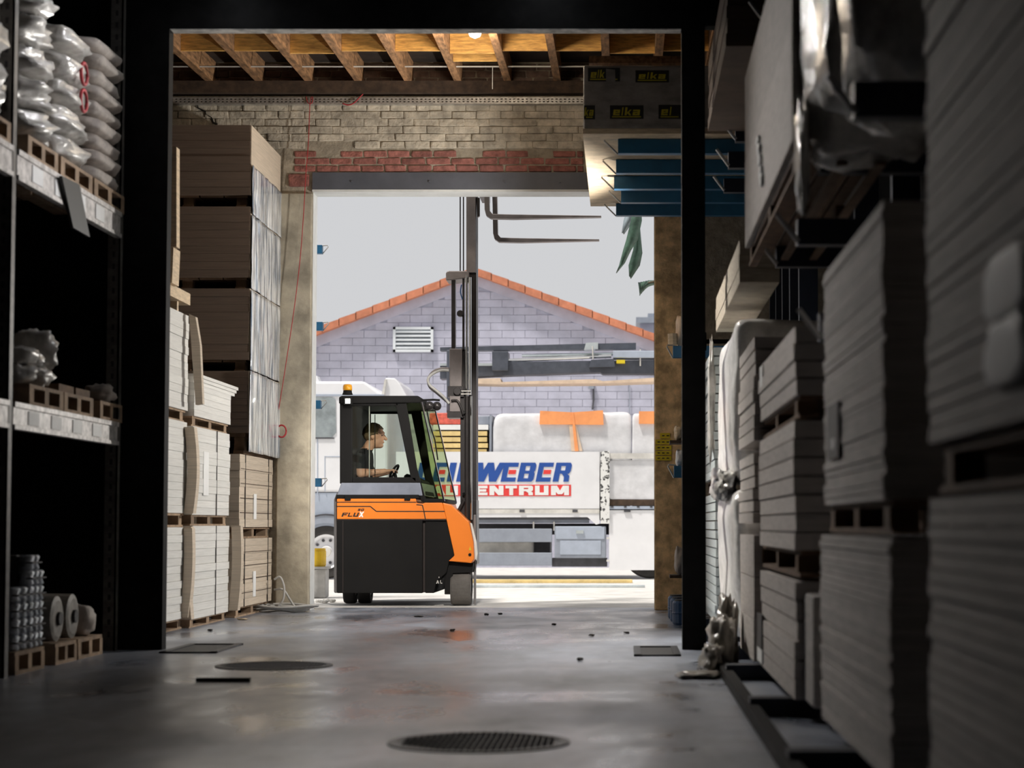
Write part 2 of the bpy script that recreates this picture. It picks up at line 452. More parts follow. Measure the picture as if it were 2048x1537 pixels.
# glyphs in a unit cell, drawn as polygons
def glyph(c, s=0.30, t=0.25):
    R = lambda a, b, x, y: [(a, b), (x, b), (x, y), (a, y)]
    L, T, B = R(0, 0, s, 1), R(0, 1 - t, 1, 1), R(0, 0, 1, t)
    Mb = R(0, .5 - t / 2, .95, .5 + t / 2)
    if c == 'L': return [L, B]
    if c == 'E': return [L, T, B, R(s, .5 - t / 2.2, .9, .5 + t / 2.2)]
    if c == 'F': return [L, T, R(s, .5 - t / 2, .85, .5 + t / 2)]
    if c == 'I': return [R(0, 0, 1, 1)]
    if c == 'T': return [T, R(.5 - s / 2, 0, .5 + s / 2, 1)]
    if c == 'U': return [L, R(1 - s, 0, 1, 1), [(0, .12), (.12, 0), (.88, 0), (1, .12), (1, t), (0, t)]]
    if c == 'N': return [L, R(1 - s, 0, 1, 1), [(0, 1), (s * 1.1, 1), (1, 0), (1 - s * 1.1, 0)]]
    if c == 'Z': return [T, B, [(0, t), (.38, t), (1, 1 - t), (.62, 1 - t)]]
    if c == 'M': return [R(0, 0, s * .8, 1), R(1 - s * .8, 0, 1, 1), [(0, 1), (s, 1), (.62, .1), (.38, .1)], [(1 - s, 1), (1, 1), (.62, .1), (.38, .1)]]
    if c == 'W': return [[(0, 1), (.24, 1), (.40, 0), (.14, 0)], [(.14, 0), (.40, 0), (.58, 1), (.40, 1)], [(.40, 1), (.60, 1), (.80, 0), (.56, 0)], [(.56, 0), (.80, 0), (1, 1), (.79, 1)]]
    if c == 'B': return [L, [(0, 1 - t * .8), (1 - .1, 1 - t * .8), (.9, 1), (0, 1)], R(0, .5 - t * .35, .95, .5 + t * .35), [(0, 0), (.9, 0), (1, t * .8), (0, t * .8)], [(1 - s, .5), (.92, .5), (1, .6), (1, .88), (.9, 1), (1 - s, 1)], [(1 - s, 0), (.9, 0), (1, .12), (1, .42), (.92, .52), (1 - s, .5)]]
    if c == 'R': return [L, [(0, 1 - t * .8), (.9, 1 - t * .8), (.9, 1), (0, 1)], R(0, .42, .92, .42 + t * .75), [(1 - s, .42), (.92, .42), (1, .55), (1, .88), (.9, 1), (1 - s, 1)], [(.45, .45), (.78, .45), (.98, .3), (1, 0), (.68, 0), (.66, .25)]]
    if c == 'A': return [[(0, 0), (s, 0), (.62, 1), (.38, 1)], [(1 - s, 0), (1, 0), (.62, 1), (.38, 1)], R(.2, .22, .8, .42)]
    if c == 'X': return [[(0, 0), (.32, 0), (1, 1), (.68, 1)], [(.68, 0), (1, 0), (.32, 1), (0, 1)]]
    if c == '3': return [T, B, Mb, R(1 - s, 0, 1, 1)]
    if c == '0': return [T, B, L, R(1 - s, 0, 1, 1)]
    if c == 'e': return [R(0, 0, s, .7), R(0, .52, 1, .7), R(0, 0, 1, .17), R(0, .27, 1, .42), R(1 - s, .27, 1, .7)]
    if c == 'l': return [R(.2, 0, .8, 1)]
    if c == 'k': return [R(0, 0, s, 1), [(s, .25), (.7, .7), (1, .7), (s, .12)], [(s * .9, .4), (.7, 0), (1, 0), (.6, .45)]]
    if c == 'a': return [R(0, .52, 1, .7), R(1 - s, 0, 1, .7), R(0, 0, 1, .17), R(0, .27, 1, .42), R(0, 0, s, .42)]
    return []

# ================================================================== STRUCTURE
DP, DW, TW = 14.4, 21.1, 0.28        # portal plane, door wall plane, wall thickness
XL, XR = -5.5, 2.3
ZC = 6.5
struct(MB().box(XL - .3, XR + .3, -4, DW + TW + 0.35, -0.2, 0.0).build('floor', 'concrete_floor'))
struct(MB().box(-60, 60, DW + TW + 0.35, 140, -0.25, -0.004).build('ground_yard', 'yard_paving'))
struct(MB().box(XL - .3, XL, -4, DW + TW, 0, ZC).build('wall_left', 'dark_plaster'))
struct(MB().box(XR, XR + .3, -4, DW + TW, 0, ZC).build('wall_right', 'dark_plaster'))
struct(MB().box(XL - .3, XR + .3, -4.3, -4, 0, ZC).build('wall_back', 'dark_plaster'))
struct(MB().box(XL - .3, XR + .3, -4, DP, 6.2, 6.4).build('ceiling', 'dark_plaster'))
# inner steel portal between the dark hall and the bay by the door
xpl0, xpl1 = XP(238, 900, DP), XP(331, 700, DP)
xpr0, xpr1 = XP(1364, 700, DP), XP(1411, 700, DP)
zh = ZP(57, DP)
pt = MB()
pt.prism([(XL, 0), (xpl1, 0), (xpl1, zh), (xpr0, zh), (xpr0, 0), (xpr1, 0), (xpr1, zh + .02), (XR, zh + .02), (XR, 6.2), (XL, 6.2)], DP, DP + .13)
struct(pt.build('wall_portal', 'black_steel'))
struct(MB().box(xpl1 + .004, xpr0 - .004, DP + .004, DP + .128, zh - .006, zh - .001).build('trim_1', 'flaking_white'))

# far wall with the gateway
zl = ZP(384, DW)                       # underside of the lintel
zlt = ZP(346, DW)
xj0, xj1 = XP(622, 800, DW), XP(1309, 800, DW)
wf = MB().prism([(XL, 0), (xj0, 0), (xj0, zl), (xj1, zl), (xj1, 0), (XR, 0), (XR, ZC), (XL, ZC)], DW, DW + TW)
wall_far = struct(wf.build('wall_far', 'mortar'))
# concrete jambs
xa = XP(556, 800, DW)
pl = MB().box(xa, xj0 - .002, DW - .05, DW + TW + .02, 0, ZP(388, DW))
struct(pl.build('trim_2', 'concrete_pillar', bevel=.012))
struct(MB().box(xj0 - .02, xj0 + .004, DW + .03, DW + TW + .025, 0.0, zl).build('trim_3', 'pale_edge'))  # pale strip puts the daylight on the jamb reveal into colour
struct(MB().box(xj1, XP(1368, 800, DW), DW - .05, DW + TW + .02, 0, ZP(400, DW)).build('trim_4', 'concrete_pillar_warm', bevel=.012))
lin = struct(MB().box(xj0, XP(1340, 360, DW), DW - .03, DW + TW, zl + .02, zlt).build('trim_5', 'lintel_steel'))
struct(MB().box(xj0, XP(1340, 360, DW), DW - .035, DW + TW + .02, zl - .004, zl + .02).build('trim_6', 'pale_edge'))
for px in (705, 860, 1010, 1120):
    x = XP(px, 365, DW)
    MB().lathe([(.012, 0), (.012, .01)], (x, DW - .042, (zl + zlt) / 2), 'Y', 10).build('bolt', 'lintel_steel', lin)

# bricks of the far wall, one object each
BR = {}
def brick_mesh(mat, k):
    if (mat, k) in BR: return BR[mat, k]
    rr = random.Random(k * 13 + len(mat))
    bm = bmesh.new()
    bmesh.ops.create_cube(bm, size=1.0)
    for v in bm.verts:
        v.co.x += rr.uniform(-.03, .03); v.co.z += rr.uniform(-.07, .07); v.co.y += rr.uniform(-.12, .12)
    bmesh.ops.bevel(bm, geom=bm.edges[:], offset=.06, segments=1, affect='EDGES')
    me = bpy.data.meshes.new('brick_' + mat)
    bm.to_mesh(me); bm.free()
    me.materials.append(MATS[mat])
    BR[mat, k] = me
    return me
rb = random.Random(3)
def brick(mat, x0, x1, z0, z1, proud):
    o = bpy.data.objects.new('brick', brick_mesh(mat, rb.randrange(6)))
    COL.objects.link(o)
    o.parent = wall_far
    o.location = Vector(((x0 + x1) / 2, DW - proud / 2 + .02, (z0 + z1) / 2)) - wall_far.location
    o.scale = (x1 - x0, .05 + proud, z1 - z0)
def brick_rows(mat, px0, px1, py_top, py_bot, rows, ln, proud, gap, skip=None):
    x0, x1 = XP(px0, py_top, DW), XP(px1, py_top, DW)
    zt, zb = ZP(py_top, DW), ZP(py_bot, DW)
    h = (zt - zb) / rows
    for r in range(rows):
        x = x0 - (ln / 2 if r % 2 else 0)
        while x < x1:
            a, b = max(x, x0), min(x + ln * rb.uniform(.92, 1.08), x1)
            if b - a > .06 and not (skip and skip(a, b, r)):
                brick(mat, a + gap, b - gap, zt - (r + 1) * h + gap * .8, zt - r * h - gap * .8, proud * rb.uniform(.3, 1.2))
            x = b if b < x1 else x1
    return
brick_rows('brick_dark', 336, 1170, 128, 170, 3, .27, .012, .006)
brick_rows('brick_white', 336, 1168, 208, 298, 6, .27, .02, .003, skip=lambda a, b, r: r == 5 and XP(590, 290, DW) < (a + b) / 2 < XP(700, 290, DW))
brick_rows('brick_red', 588, 1168, 301, 345, 3, .26, .012, .009, skip=lambda a, b, r: r == 0 and rb.random() < .35)
brick('brick_red', XP(578, 360, DW), XP(619, 360, DW), ZP(374, DW), ZP(348, DW), .02)
# dark crack stepping down through the whitewashed bricks
cr = [(395, 207), (397, 217), (412, 224), (413, 230), (424, 236), (428, 247), (436, 249)]
MB().tube([(*(lambda q: (q[0], DW - .022, q[1]))(P(x, y, DW)),) for x, y in cr], .008, 5).build('crack', 'label_black', wall_far)
# timber ledge and perforated cable tray
struct(MB().box(XL, XP(1172, 180, DW), DW - .16, DW, ZP(192, DW), ZP(168, DW)).build('trim_7', 'timber_dark'))
tr = thing('cable_tray', 'long perforated steel cable tray fixed along the whitewashed brick wall', 'cable tray', ((XL + 0) / 2, DW - .1, ZP(208, DW)))
za, zb = ZP(208, DW - .1), ZP(195, DW - .1)
xs0, xs1 = XL, XP(1168, 200, DW - .1)
tm = MB()
for a, b in ((za, za + .016), ((za + zb) / 2 - .008, (za + zb) / 2 + .008), (zb - .016, zb)):
    tm.box(xs0, xs1, DW - .112, DW - .1, a, b)
nbar = 110
for i in range(nbar + 1):
    x = xs0 + (xs1 - xs0) * i / nbar
    tm.box(x - .012, x + .012, DW - .111, DW - .101, za, zb)
tm.build('perforated_side', 'tray_metal', tr)
MB().box(xs0, xs1, DW - .1, DW - .01, za, za + .006).build('tray_floor', 'tray_metal', tr)

# bay roof: deck, joists and orange blocking boards
def jz(d): return 5.70 + .035 * (d - 20)
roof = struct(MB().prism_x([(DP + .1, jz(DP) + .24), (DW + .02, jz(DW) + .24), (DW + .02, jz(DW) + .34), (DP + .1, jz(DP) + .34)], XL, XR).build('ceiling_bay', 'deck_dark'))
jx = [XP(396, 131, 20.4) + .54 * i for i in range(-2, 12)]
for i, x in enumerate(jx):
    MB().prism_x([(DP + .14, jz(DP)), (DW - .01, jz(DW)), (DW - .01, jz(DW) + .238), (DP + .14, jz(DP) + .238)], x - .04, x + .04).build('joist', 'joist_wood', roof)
    if i + 1 < len(jx):
        d = 19.42 + (.12 if i % 3 == 1 else 0)
        MB().box(x + .042, x + .498, d, d + .03, jz(d) + .012, jz(d) + .236).build('blocking_board', 'orange_board', roof)
        if i == 7:
            MB().box(x + .042, x + .498, 19.9, 19.95, jz(19.9) + .01, jz(19.9) + .1).build('blocking_board', 'orange_board', roof)

# the roof bulb, then fill lamps added for brightness
def bay_lamp(px, py, d, label, watts, col, size=.16):
    x, z = P(px, py, d)
    t = thing('ceiling_lamp', label, 'lamp', (x, d, z))
    MB().lathe([(.01, .0), (.05, .02), (.065, .06), (.05, .10), (.012, .12)], (x, d, z - .05), 'Z', 14).build('bulb', 'lamp_white', t, smooth=True)
    MB().lathe([(.03, .07), (.03, .15)], (x, d, z - .05), 'Z', 12).build('socket', 'black_steel', t)
    MB().tube([(x, d, z + .1), (x, d, jz(d) + .02)], .006, 6).build('cord', 'black_steel', t)
    l = bpy.data.lights.new('bulb_light', 'POINT')
    l.energy = watts; l.color = col; l.shadow_soft_size = size
    lo = bpy.data.objects.new('bulb_light', l); COL.objects.link(lo); lo.parent = t; lo.location = (0, 0, -.16)
bay_lamp(950, 66, 18.3, 'bare white bulb glowing between the orange roof boards', 52, (1, .84, .64))

def batten(x, d0, d1, z, label, watts, col, aim, spread=2.6):  # added out-of-view fill lamp, built like a tube fixture to brighten the stacks
    t = thing('added_fill_lamp', label, 'lamp', (x, (d0 + d1) / 2, z))
    MB().box(x - .09, x + .09, d0, d1, z + .02, z + .09).build('housing', 'flaking_white', t)
    MB().box(x - .07, x + .07, d0 + .03, d1 - .03, z, z + .02).build('diffuser', 'fill_lamp_cool', t)
    MB().box(x - .01, x + .01, d0 + .2, d0 + .22, z + .09, 6.2).build('hanger', 'wire_steel', t)
    MB().box(x - .01, x + .01, d1 - .22, d1 - .2, z + .09, 6.2).build('hanger', 'wire_steel', t)
    l = bpy.data.lights.new('fill_area_light', 'AREA')
    l.shape = 'RECTANGLE'; l.size = .16; l.size_y = d1 - d0; l.energy = watts; l.color = col; l.spread = spread
    lo = bpy.data.objects.new('fill_area_light', l); COL.objects.link(lo); lo.parent = t; lo.location = (0, 0, -.012)
    lo.rotation_euler = (Vector(aim) - Vector((x, (d0 + d1) / 2, z))).to_track_quat('-Z', 'Y').to_euler()
batten(-2.9, 13.4, 14.25, 4.9, 'added fill lamp hanging above the left rack side, turned to the right stacks', 15, (1.0, .96, .92), (.84, 8.6, 1.35), .85)
batten(-.6, 13.4, 14.25, 5.0, 'added fill lamp hanging above the right rack side, turned to the left rack', 13, (.98, .97, 1.0), (-3.7, 12.5, 4.1), 1.0)
batten(-2.6, 16.6, 17.4, 5.45, 'added fill lamp behind the portal header, turned to the wrapped column', 80, (1.0, .95, .88), (.75, 14.6, 1.5), 1.0)

def added_flood(x, d, z, target, label, watts, col, ang):  # added unseen fill light that brightens the forklift and gateway
    t = thing('added_flood', label, 'added_flood', (x, d, z))
    MB().box(x - .12, x + .12, d - .06, d + .04, z - .08, z + .08).build('housing', 'black_steel', t, bevel=.01)
    MB().box(x - .10, x + .10, d + .041, d + .046, z - .065, z + .065).build('lens', 'lamp_white', t)
    MB().box(x - .02, x + .02, DP + .12, d - .06, z + .0, z + .04).build('bracket', 'black_steel', t)
    l = bpy.data.lights.new('fill_beam', 'SPOT')
    l.energy = watts; l.color = col; l.spot_size = ang; l.spot_blend = .5; l.shadow_soft_size = .12
    lo = bpy.data.objects.new('fill_beam', l); COL.objects.link(lo); lo.parent = t; lo.location = (0, .09, 0)
    lo.rotation_euler = (Vector(target) - Vector((x, d + .06, z))).to_track_quat('-Z', 'Y').to_euler()
added_flood(-1.3, DP + .5, 5.2, (-2.3, 22.2, .9), 'unseen fill light added on the back of the portal header aimed at the gateway', 2100, (1, .95, .88), math.radians(26))

def post_fill(x, d, z, label, watts, col):  # added fill light, hidden by the post, for the left stacks and undersides
    t = thing('added_post_fill', label, 'lamp', (x, d, z))
    MB().lathe([(.02, 0), (.07, .02), (.08, .06), (.08, .09)], (x - .09, d, z), 'X', 18).build('diffuser', 'fill_lamp_cool', t, smooth=True)
    MB().lathe([(.09, 0), (.09, .03)], (x, d, z), 'X', 18).build('base', 'black_steel', t)
    MB().box(x + .03, XR, d - .02, d + .02, z - .02, z + .02).build('bracket', 'black_steel', t)
    l = bpy.data.lights.new('fill_spot_light', 'SPOT')
    l.energy = watts; l.color = col; l.shadow_soft_size = .08; l.spot_size = math.radians(125); l.spot_blend = .35
    lo = bpy.data.objects.new('fill_spot_light', l); COL.objects.link(lo); lo.parent = t; lo.location = (-.13, 0, 0)
    lo.rotation_euler = Vector((-4.3, -.5, .55)).to_track_quat('-Z', 'Y').to_euler()
post_fill(.76, 18.9, 2.7, 'added fill lamp on a bracket hidden behind the right portal post', 600, (1, .96, .9))

# ================================================================== YARD AND HOUSE
DH = 42.0
hg = [(440, 733), (950, 556), (1460, 744), (1460, 1139), (440, 1139)]
hz = thing('house', 'purple-grey gable house with an orange tiled verge behind the lorry', 'house', (XP(950, 900, DH), DH + 5, 0))
wall_h = MB().prism(poly_px(hg, DH), DH + .02, DH + 9).build('gable_wall', 'house_joint', hz)
def roofline(px): return 541 + (950 - px) * .383 if px < 950 else 541 + (px - 950) * .369
ph, pw = 15.3, 46.0
nb = 0
for r in range(0, 19):
    yb = 860 - r * ph
    for c in range(-1, 18):
        xl = 590 + c * pw + (pw / 2 if r % 2 else 0)
        xr = xl + pw
        if max(roofline(xl), roofline(xr)) + 13 > yb - ph: continue
        x0, z0 = P(xl, yb, DH); x1, z1 = P(xr, yb - ph, DH)
        j = random.uniform(0, .003)
        pbox('block', 'house_block', hz, x0 + .004, x1 - .004, DH - .002 - j * .5, DH + .08, z0 + .004, z1 - .004); nb += 1
# rest of the wall below the courses is plain; closing strip of blocks under the verge
def strip(pts, name, mat, d0, d1): return MB().prism(poly_px(pts, d0), d0, d1).build(name, mat, hz)
strip([(440, roofline(440) + 4), (950, roofline(950) + 4), (1460, roofline(1460) + 4), (1460, roofline(1460) + 34), (950, roofline(950) + 30), (440, roofline(440) + 34)], 'rake_band', 'house_block', DH - .02, DH + .05)
for side in (-1, 1):
    for k in range(14):
        a = 950 + side * (k * 33.5); b = a + side * 35
        ya, yb = roofline(a), roofline(b)
        lift = 1.5
        pts = [(a, ya - 1 + 12), (a, ya - 3), (b, yb - 3 - lift), (b, yb + 12 - lift)]
        MB().prism(poly_px(pts, DH), DH - .25, DH + .35).build('verge_tile', 'roof_tile', hz)
    a, b = 950, 950 + side * 520
    MB().prism(poly_px([(a, roofline(a) - 6), (b, roofline(b) - 6), (b, roofline(b) + 2), (a, roofline(a) + 2)], DH), DH + .35, DH + 9.5).build('roof_slope', 'roof_under', hz)
# louvre vent
vt = MB()
vx0, vz1 = P(787, 655, DH); vx1, vz0 = P(867, 705, DH)
fr = .055
for a in ((vx0, vx1, vz0, vz0 + fr), (vx0, vx1, vz1 - fr, vz1), (vx0, vx0 + fr, vz0, vz1), (vx1 - fr, vx1, vz0, vz1)):
    vt.box(a[0], a[1], DH - .09, DH - .01, a[2], a[3])
vent = vt.build('vent_frame', 'vent_white', hz)
MB().box(vx0 + fr, vx1 - fr, DH - .03, DH - .02, vz0 + fr, vz1 - fr).build('vent_back', 'roof_under', vent)
for k in range(5):
    z = vz0 + fr + (vz1 - vz0 - 2 * fr) * (k + .5) / 5
    MB().prism_x([(DH - .085, z - .028), (DH - .04, z + .02), (DH - .035, z + .03), (DH - .085, z + .0)], vx0 + fr, vx1 - fr).build('louvre', 'vent_white', vent)
# neighbouring roof on the right
nh = thing('far_house', 'small blue-grey flat-topped building beyond the right roof slope', 'house', (XP(1330, 700, 53), 55, 0))
MB().prism(poly_px([(1280, 1126), (1280, 648), (1450, 648), (1450, 1126)], 53), 53, 57).build('walls', 'house_block', nh)
MB().prism(poly_px([(1272, 648), (1272, 637), (1460, 637), (1460, 648)], 53), 52.7, 57.3).build('flat_roof', 'truck_grey', nh)
MB().prism(poly_px([(1296, 637), (1296, 624), (1330, 624), (1330, 637)], 53), 53.4, 54.5).build('chimney', 'truck_grey', nh)
# cable and junction box on the house wall
jb = MB(); box_px(jb, 1177, 764, 1188, 778, DH - .09, DH - .03); jb.build('junction_box', 'truck_grey', hz)
MB().tube([(*(lambda q: (q[0], DH - .04, q[1]))(P(x, y, DH)),) for x, y in ((1187, 764), (1187, 800), (1185, 820))], .02, 6).build('wall_cable', 'truck_dark', hz)
MB().tube([(*(lambda q: (q[0], DH - .04, q[1]))(P(x, y, DH)),) for x, y in ((1259, 765), (1259, 830))], .01, 6).build('downlead', 'truck_grey', hz)

# strips lying on the yard
def yard_strip(label, py, px0, px1, h, dep, mat, name):
    d = F * CH / (py - HZ)
    x0, x1 = XP(px0, py, d), XP(px1, py, d)
    return tag(MB().box(x0, x1, d, d + dep, -.004, h).build(name, mat, bevel=.01), label, 'kerb' if 'kerb' in name else 'plank', 'strips lying on the yard beside the lorry')
yard_strip('long brown plank on the ground nearest under the lorry', 1166, 780, 1265, .05, .25, 'plank_yellow', 'ground_plank')
yard_strip('pale teal kerb edge on the ground in front of the lorry', 1175, 760, 1290, .035, .12, 'crane_pale', 'kerb_strip')

# bollard block with yellow bucket beside the left jamb
dB = 24.6
bb = thing('concrete_post', 'short grey concrete post standing outside the left jamb', 'post', (XP(636, 1190, dB), dB + .1, 0))
x0, z1 = P(610, 1139, dB); x1, _ = P(651, 1139, dB)
MB().box(x0, x1, dB, dB + .3, 0.0, z1).build('shaft', 'block_grey', bb, bevel=.015)
MB().box(x0 - .02, x1 + .02, dB - .02, dB + .32, z1, z1 + .03).build('cap', 'block_grey', bb)
cbx = (x0 + x1) / 2 + .0
yb_ = thing('yellow_bucket', 'yellow plastic canister sitting on the concrete post', 'canister', (cbx, dB + .14, z1 + .03))
MB().lathe([(.105, 0), (.115, .02), (.115, .19), (.105, .205)], (cbx, dB + .14, z1 + .031), 'Z', 20).build('body', 'bucket_yellow', yb_, smooth=False)
MB().lathe([(.108, 0), (.108, .02), (.09, .025)], (cbx, dB + .14, z1 + .236), 'Z', 20).build('lid', 'bucket_yellow', yb_)
# rubble by the post
for k in range(5):
    x = XP(632 + 9 * k, 1200, 23.4); 
    tag(bag_mesh(.09, .12, .035, 40 + k, .5, .8, 8, 6).build('stone', 'block_grey'), ['flat pale stone chip beside the left jamb', 'second pale stone chip by the left jamb', 'third pale stone chip by the concrete post', 'fourth pale stone chip before the lorry wheel', 'pale stone chip closest to the forklift tail'][k], 'stone', 'stone chips by the left jamb').location = (x, 23.0 + .25 * (k % 3), -.004)

# tree with drooping torn leaves, trunk hidden behind the right jamb
dT = 26.0
tx = XP(1420, 900, dT)
tree = thing('tree', 'dark green plant with long torn leaves drooping beside the right jamb', 'tree', (tx, dT, 0))
zt_ = ZP(395, dT)
MB().tube([(tx, dT, 0), (tx - .03, dT, 2), (tx + .02, dT, 4), (tx - .15, dT, 5.2)], [.09, .08, .06, .04], 8).build('trunk', 'bark', tree, smooth=True)
MB().tube([(tx - .1, dT, 5.0), (XP(1300, 380, dT), dT, zt_ + .12), (XP(1262, 398, dT), dT, zt_)], [.035, .025, .012], 7).build('branch', 'bark', tree, smooth=True)
MB().tube([(tx, dT, 3.6), (XP(1345, 560, dT), dT, ZP(556, dT)), (XP(1296, 562, dT), dT, ZP(566, dT))], [.03, .02, .01], 7).build('branch', 'bark', tree, smooth=True)
def leaf(left, right, mat, d):
    """blade between two pixel edge lists, cupped in depth"""
    mb = MB(); n = len(left)
    vs = []
    for (a, b), k in zip(zip(left, right), range(n)):
        xa, z_a = P(a[0], a[1], d); xb, z_b = P(b[0], b[1], d)
        cupp = .05
        vs += [(xa, d + cupp, z_a), ((xa + xb) / 2, d, (z_a + z_b) / 2), (xb, d + cupp * 1.3, z_b)]
    fs = []
    for k in range(n - 1):
        for j in range(2): fs.append((3 * k + j, 3 * k + j + 1, 3 * k + j + 4, 3 * k + j + 3))
    mb.add(vs, fs)
    o = mb.build('leaf', mat, tree, smooth=True)
    md = o.modifiers.new('thickness', 'SOLIDIFY'); md.thickness = .008
leaf([(1262, 398), (1247, 440), (1243, 465)], [(1264, 398), (1268, 440), (1248, 468)], 'leaf_grey', dT)
leaf([(1266, 398), (1262, 440), (1252, 480), (1246, 500), (1238, 530), (1232, 545)], [(1282, 398), (1284, 440), (1276, 478), (1262, 500), (1250, 525), (1233, 546)], 'leaf_green', dT - .12)
leaf([(1270, 398), (1272, 450), (1266, 500), (1257, 530), (1258, 552)], [(1284, 398), (1280, 450), (1285, 505), (1280, 530), (1262, 557)], 'leaf_green', dT + .12)
for k in range(5):
    leaf([(1300 - 4 * k + 14, 560 + 1 * k), (1290 - 5 * k + 6, 560 + k), (1283 - 3 * k + 8, 568 + 4 * k)], [(1306 - 4 * k + 12, 568), (1296 - 4 * k + 6, 570 + 2 * k), (1284 - 3 * k + 8, 575 + 4 * k)], 'leaf_green', dT + .05 * k)

# ================================================================== LORRY
DT = 33.0
def px_part(name, mat, parent, pts, d0, d1, bevel=0.0, dref=None):
    return MB().prism(poly_px(pts, dref or d0), d0, d1).build(name, mat, parent, bevel=bevel)
def rect(x0, y0, x1, y1): return [(x0, y1), (x1, y1), (x1, y0), (x0, y0)]
truck = thing('lorry', 'white flatbed lorry with a blue and red company name on its side board', 'lorry', (XP(900, 1100, DT), DT + 1.2, 0))
cab_b = px_part('cab_body', 'truck_white', truck, [(520, 985), (520, 800), (545, 775), (560, 763), (728, 763), (765, 790), (775, 800), (775, 985)], DT, DT + 2.4, .04)
px_part('roof_rail', 'truck_fender', cab_b, rect(540, 789, 768, 793), DT - .02, DT)
px_part('side_window', 'window_grey', cab_b, [(560, 875), (560, 800), (566, 795), (664, 795), (671, 800), (672, 866), (664, 875)], DT - .015, DT + .02)
px_part('window_seal', 'truck_dark', cab_b, rect(556, 876, 668, 878), DT - .02, DT)
px_part('door_seam', 'truck_fender', cab_b, rect(634, 876, 636, 992), DT - .006, DT)
px_part('locker_seam', 'truck_fender', cab_b, rect(650, 913, 720, 914.5), DT - .006, DT)
px_part('locker_seam', 'truck_fender', cab_b, rect(649, 913, 650.5, 984), DT - .006, DT)
px_part('step_panel', 'truck_fender', truck, [(520, 1060), (520, 986), (790, 986), (790, 1060)], DT + .02, DT + 2.3)
px_part('wind_deflector', 'truck_white', truck, [(762, 795), (771, 756), (790, 757), (800, 768), (815, 795)], DT + .15, DT + 2.2, .02)
px_part('deflector_fin', 'truck_lip', truck, [(763, 792), (769, 759), (773, 759), (768, 792)], DT + .1, DT + .15)
px_part('roof_lamp', 'truck_white', truck, [(622, 763), (622, 752), (634, 752), (638, 763)], DT + .2, DT + .5)
def wheel(cx, cy, rpx, yo=0.0, label_name='wheel'):
    x, z = P(cx, cy, DT)
    r = rpx / (F / DT)
    wob = thing_part = MB().lathe([(r * .62, 0), (r * .93, 0), (r, .05), (r, .25), (r * .93, .30), (r * .62, .30)], (x, DT + yo, z), 'Y', 36, cap=False).build(label_name, 'tyre', truck, smooth=False)
    MB().lathe([(r * .20, .03), (r * .24, .10), (r * .50, .12), (r * .56, .04), (r * .64, .0), (r * .64, .2), (r * .2, .2)], (x, DT + yo - .015, z), 'Y', 36).build('rim', 'truck_white', wob, smooth=False)
    MB().lathe([(r * .18, 0), (r * .2, .03), (r * .2, .15)], (x, DT + yo - .03, z), 'Y', 24).build('hub', 'truck_lip', wob)
    for k in range(10):
        a = 2 * math.pi * k / 10
        MB().lathe([(r * .055, 0), (r * .055, .05)], (x + math.cos(a) * r * .43, DT + yo + .07, z + math.sin(a) * r * .43), 'Y', 8).build('wheel_nut', 'truck_dark', wob)
    return wob
zc = CY
rw = 54
wheel(652, 1158 - rw, rw)
# wheel arch rings
xw, zw = P(652, 1104, DT); rr_ = 54 / (F / DT)
def arch(r0, r1, d0, d1, name, mat, a0=0.0, a1=math.pi):
    mb = MB(); n = 20; poly = []
    for k in range(n + 1):
        a = a0 + (a1 - a0) * k / n; poly.append((xw + math.cos(a) * r1, zw + math.sin(a) * r1))
    for k in range(n, -1, -1):
        a = a0 + (a1 - a0) * k / n; poly.append((xw + math.cos(a) * r0, zw + math.sin(a) * r0))
    # split in quads so the ring stays a clean strip
    for k in range(n):
        i, j = k, k + 1
        q = [poly[i], poly[j], poly[2 * n + 1 - j], poly[2 * n + 1 - i]]
        mb.prism(q, d0, d1)
    return mb.build(name, mat, truck)
arch(rr_ * 1.06, rr_ * 1.34, DT - .04, DT + .35, 'mudguard', 'truck_grey')
arch(rr_ * 1.34, rr_ * 1.40, DT - .05, DT + .35, 'mudguard_lip', 'truck_dark')

# load bed
side = px_part('side_board', 'truck_white', truck, rect(792, 904, 1199, 1018), DT, DT + .06)
px_part('bed_floor', 'truck_dark', truck, rect(792, 1018, 1330, 1040), DT + .06, DT + 2.4)
px_part('bed_lip', 'truck_lip', truck, rect(792, 1019, 1199, 1027), DT - .01, DT + .06)
px_part('bed_rail', 'truck_white', truck, [(792, 1036), (792, 1027), (1199, 1027), (1199, 1048), (1192, 1050), (1175, 1035)], DT + .0, DT + .06)
px_part('under_rail', 'truck_grey', truck, rect(792, 1037, 1178, 1047), DT + .12, DT + .3)
px_part('chassis_beam', 'truck_dark', truck, rect(792, 1048, 1330, 1070), DT + .7, DT + 1.7)
px_part('chassis_box', 'truck_dark', truck, rect(1058, 1062, 1100, 1125), DT + .75, DT + 1.6)
px_part('fuel_tank', 'truck_lip', truck, rect(930, 1084, 1066, 1108), DT + .35, DT + 1.0, .03)
for px in (1044, 1150):
    px_part('lip_hinge', 'truck_dark', truck, rect(px - 5, 1020, px + 5, 1025), DT - .03, DT - .01)
for px in (1067, 1108):
    px_part('guard_bracket', 'truck_lip', truck, rect(px - 1.5, 1044, px + 1.5, 1062), DT + .05, DT + .1)
px_part('side_guard', 'truck_grey', truck, rect(930, 1058, 1104, 1085), DT, DT + .06, .01)
px_part('side_guard', 'truck_grey', truck, rect(930, 1106, 1104, 1132), DT, DT + .06, .01)
tb = px_part('tool_box', 'truck_grey', truck, rect(1109, 1053, 1212, 1117), DT - .02, DT + .5, .02)
px_part('tool_box_lid', 'truck_fender', tb, rect(1112, 1054, 1209, 1079), DT - .035, DT - .02, .008)
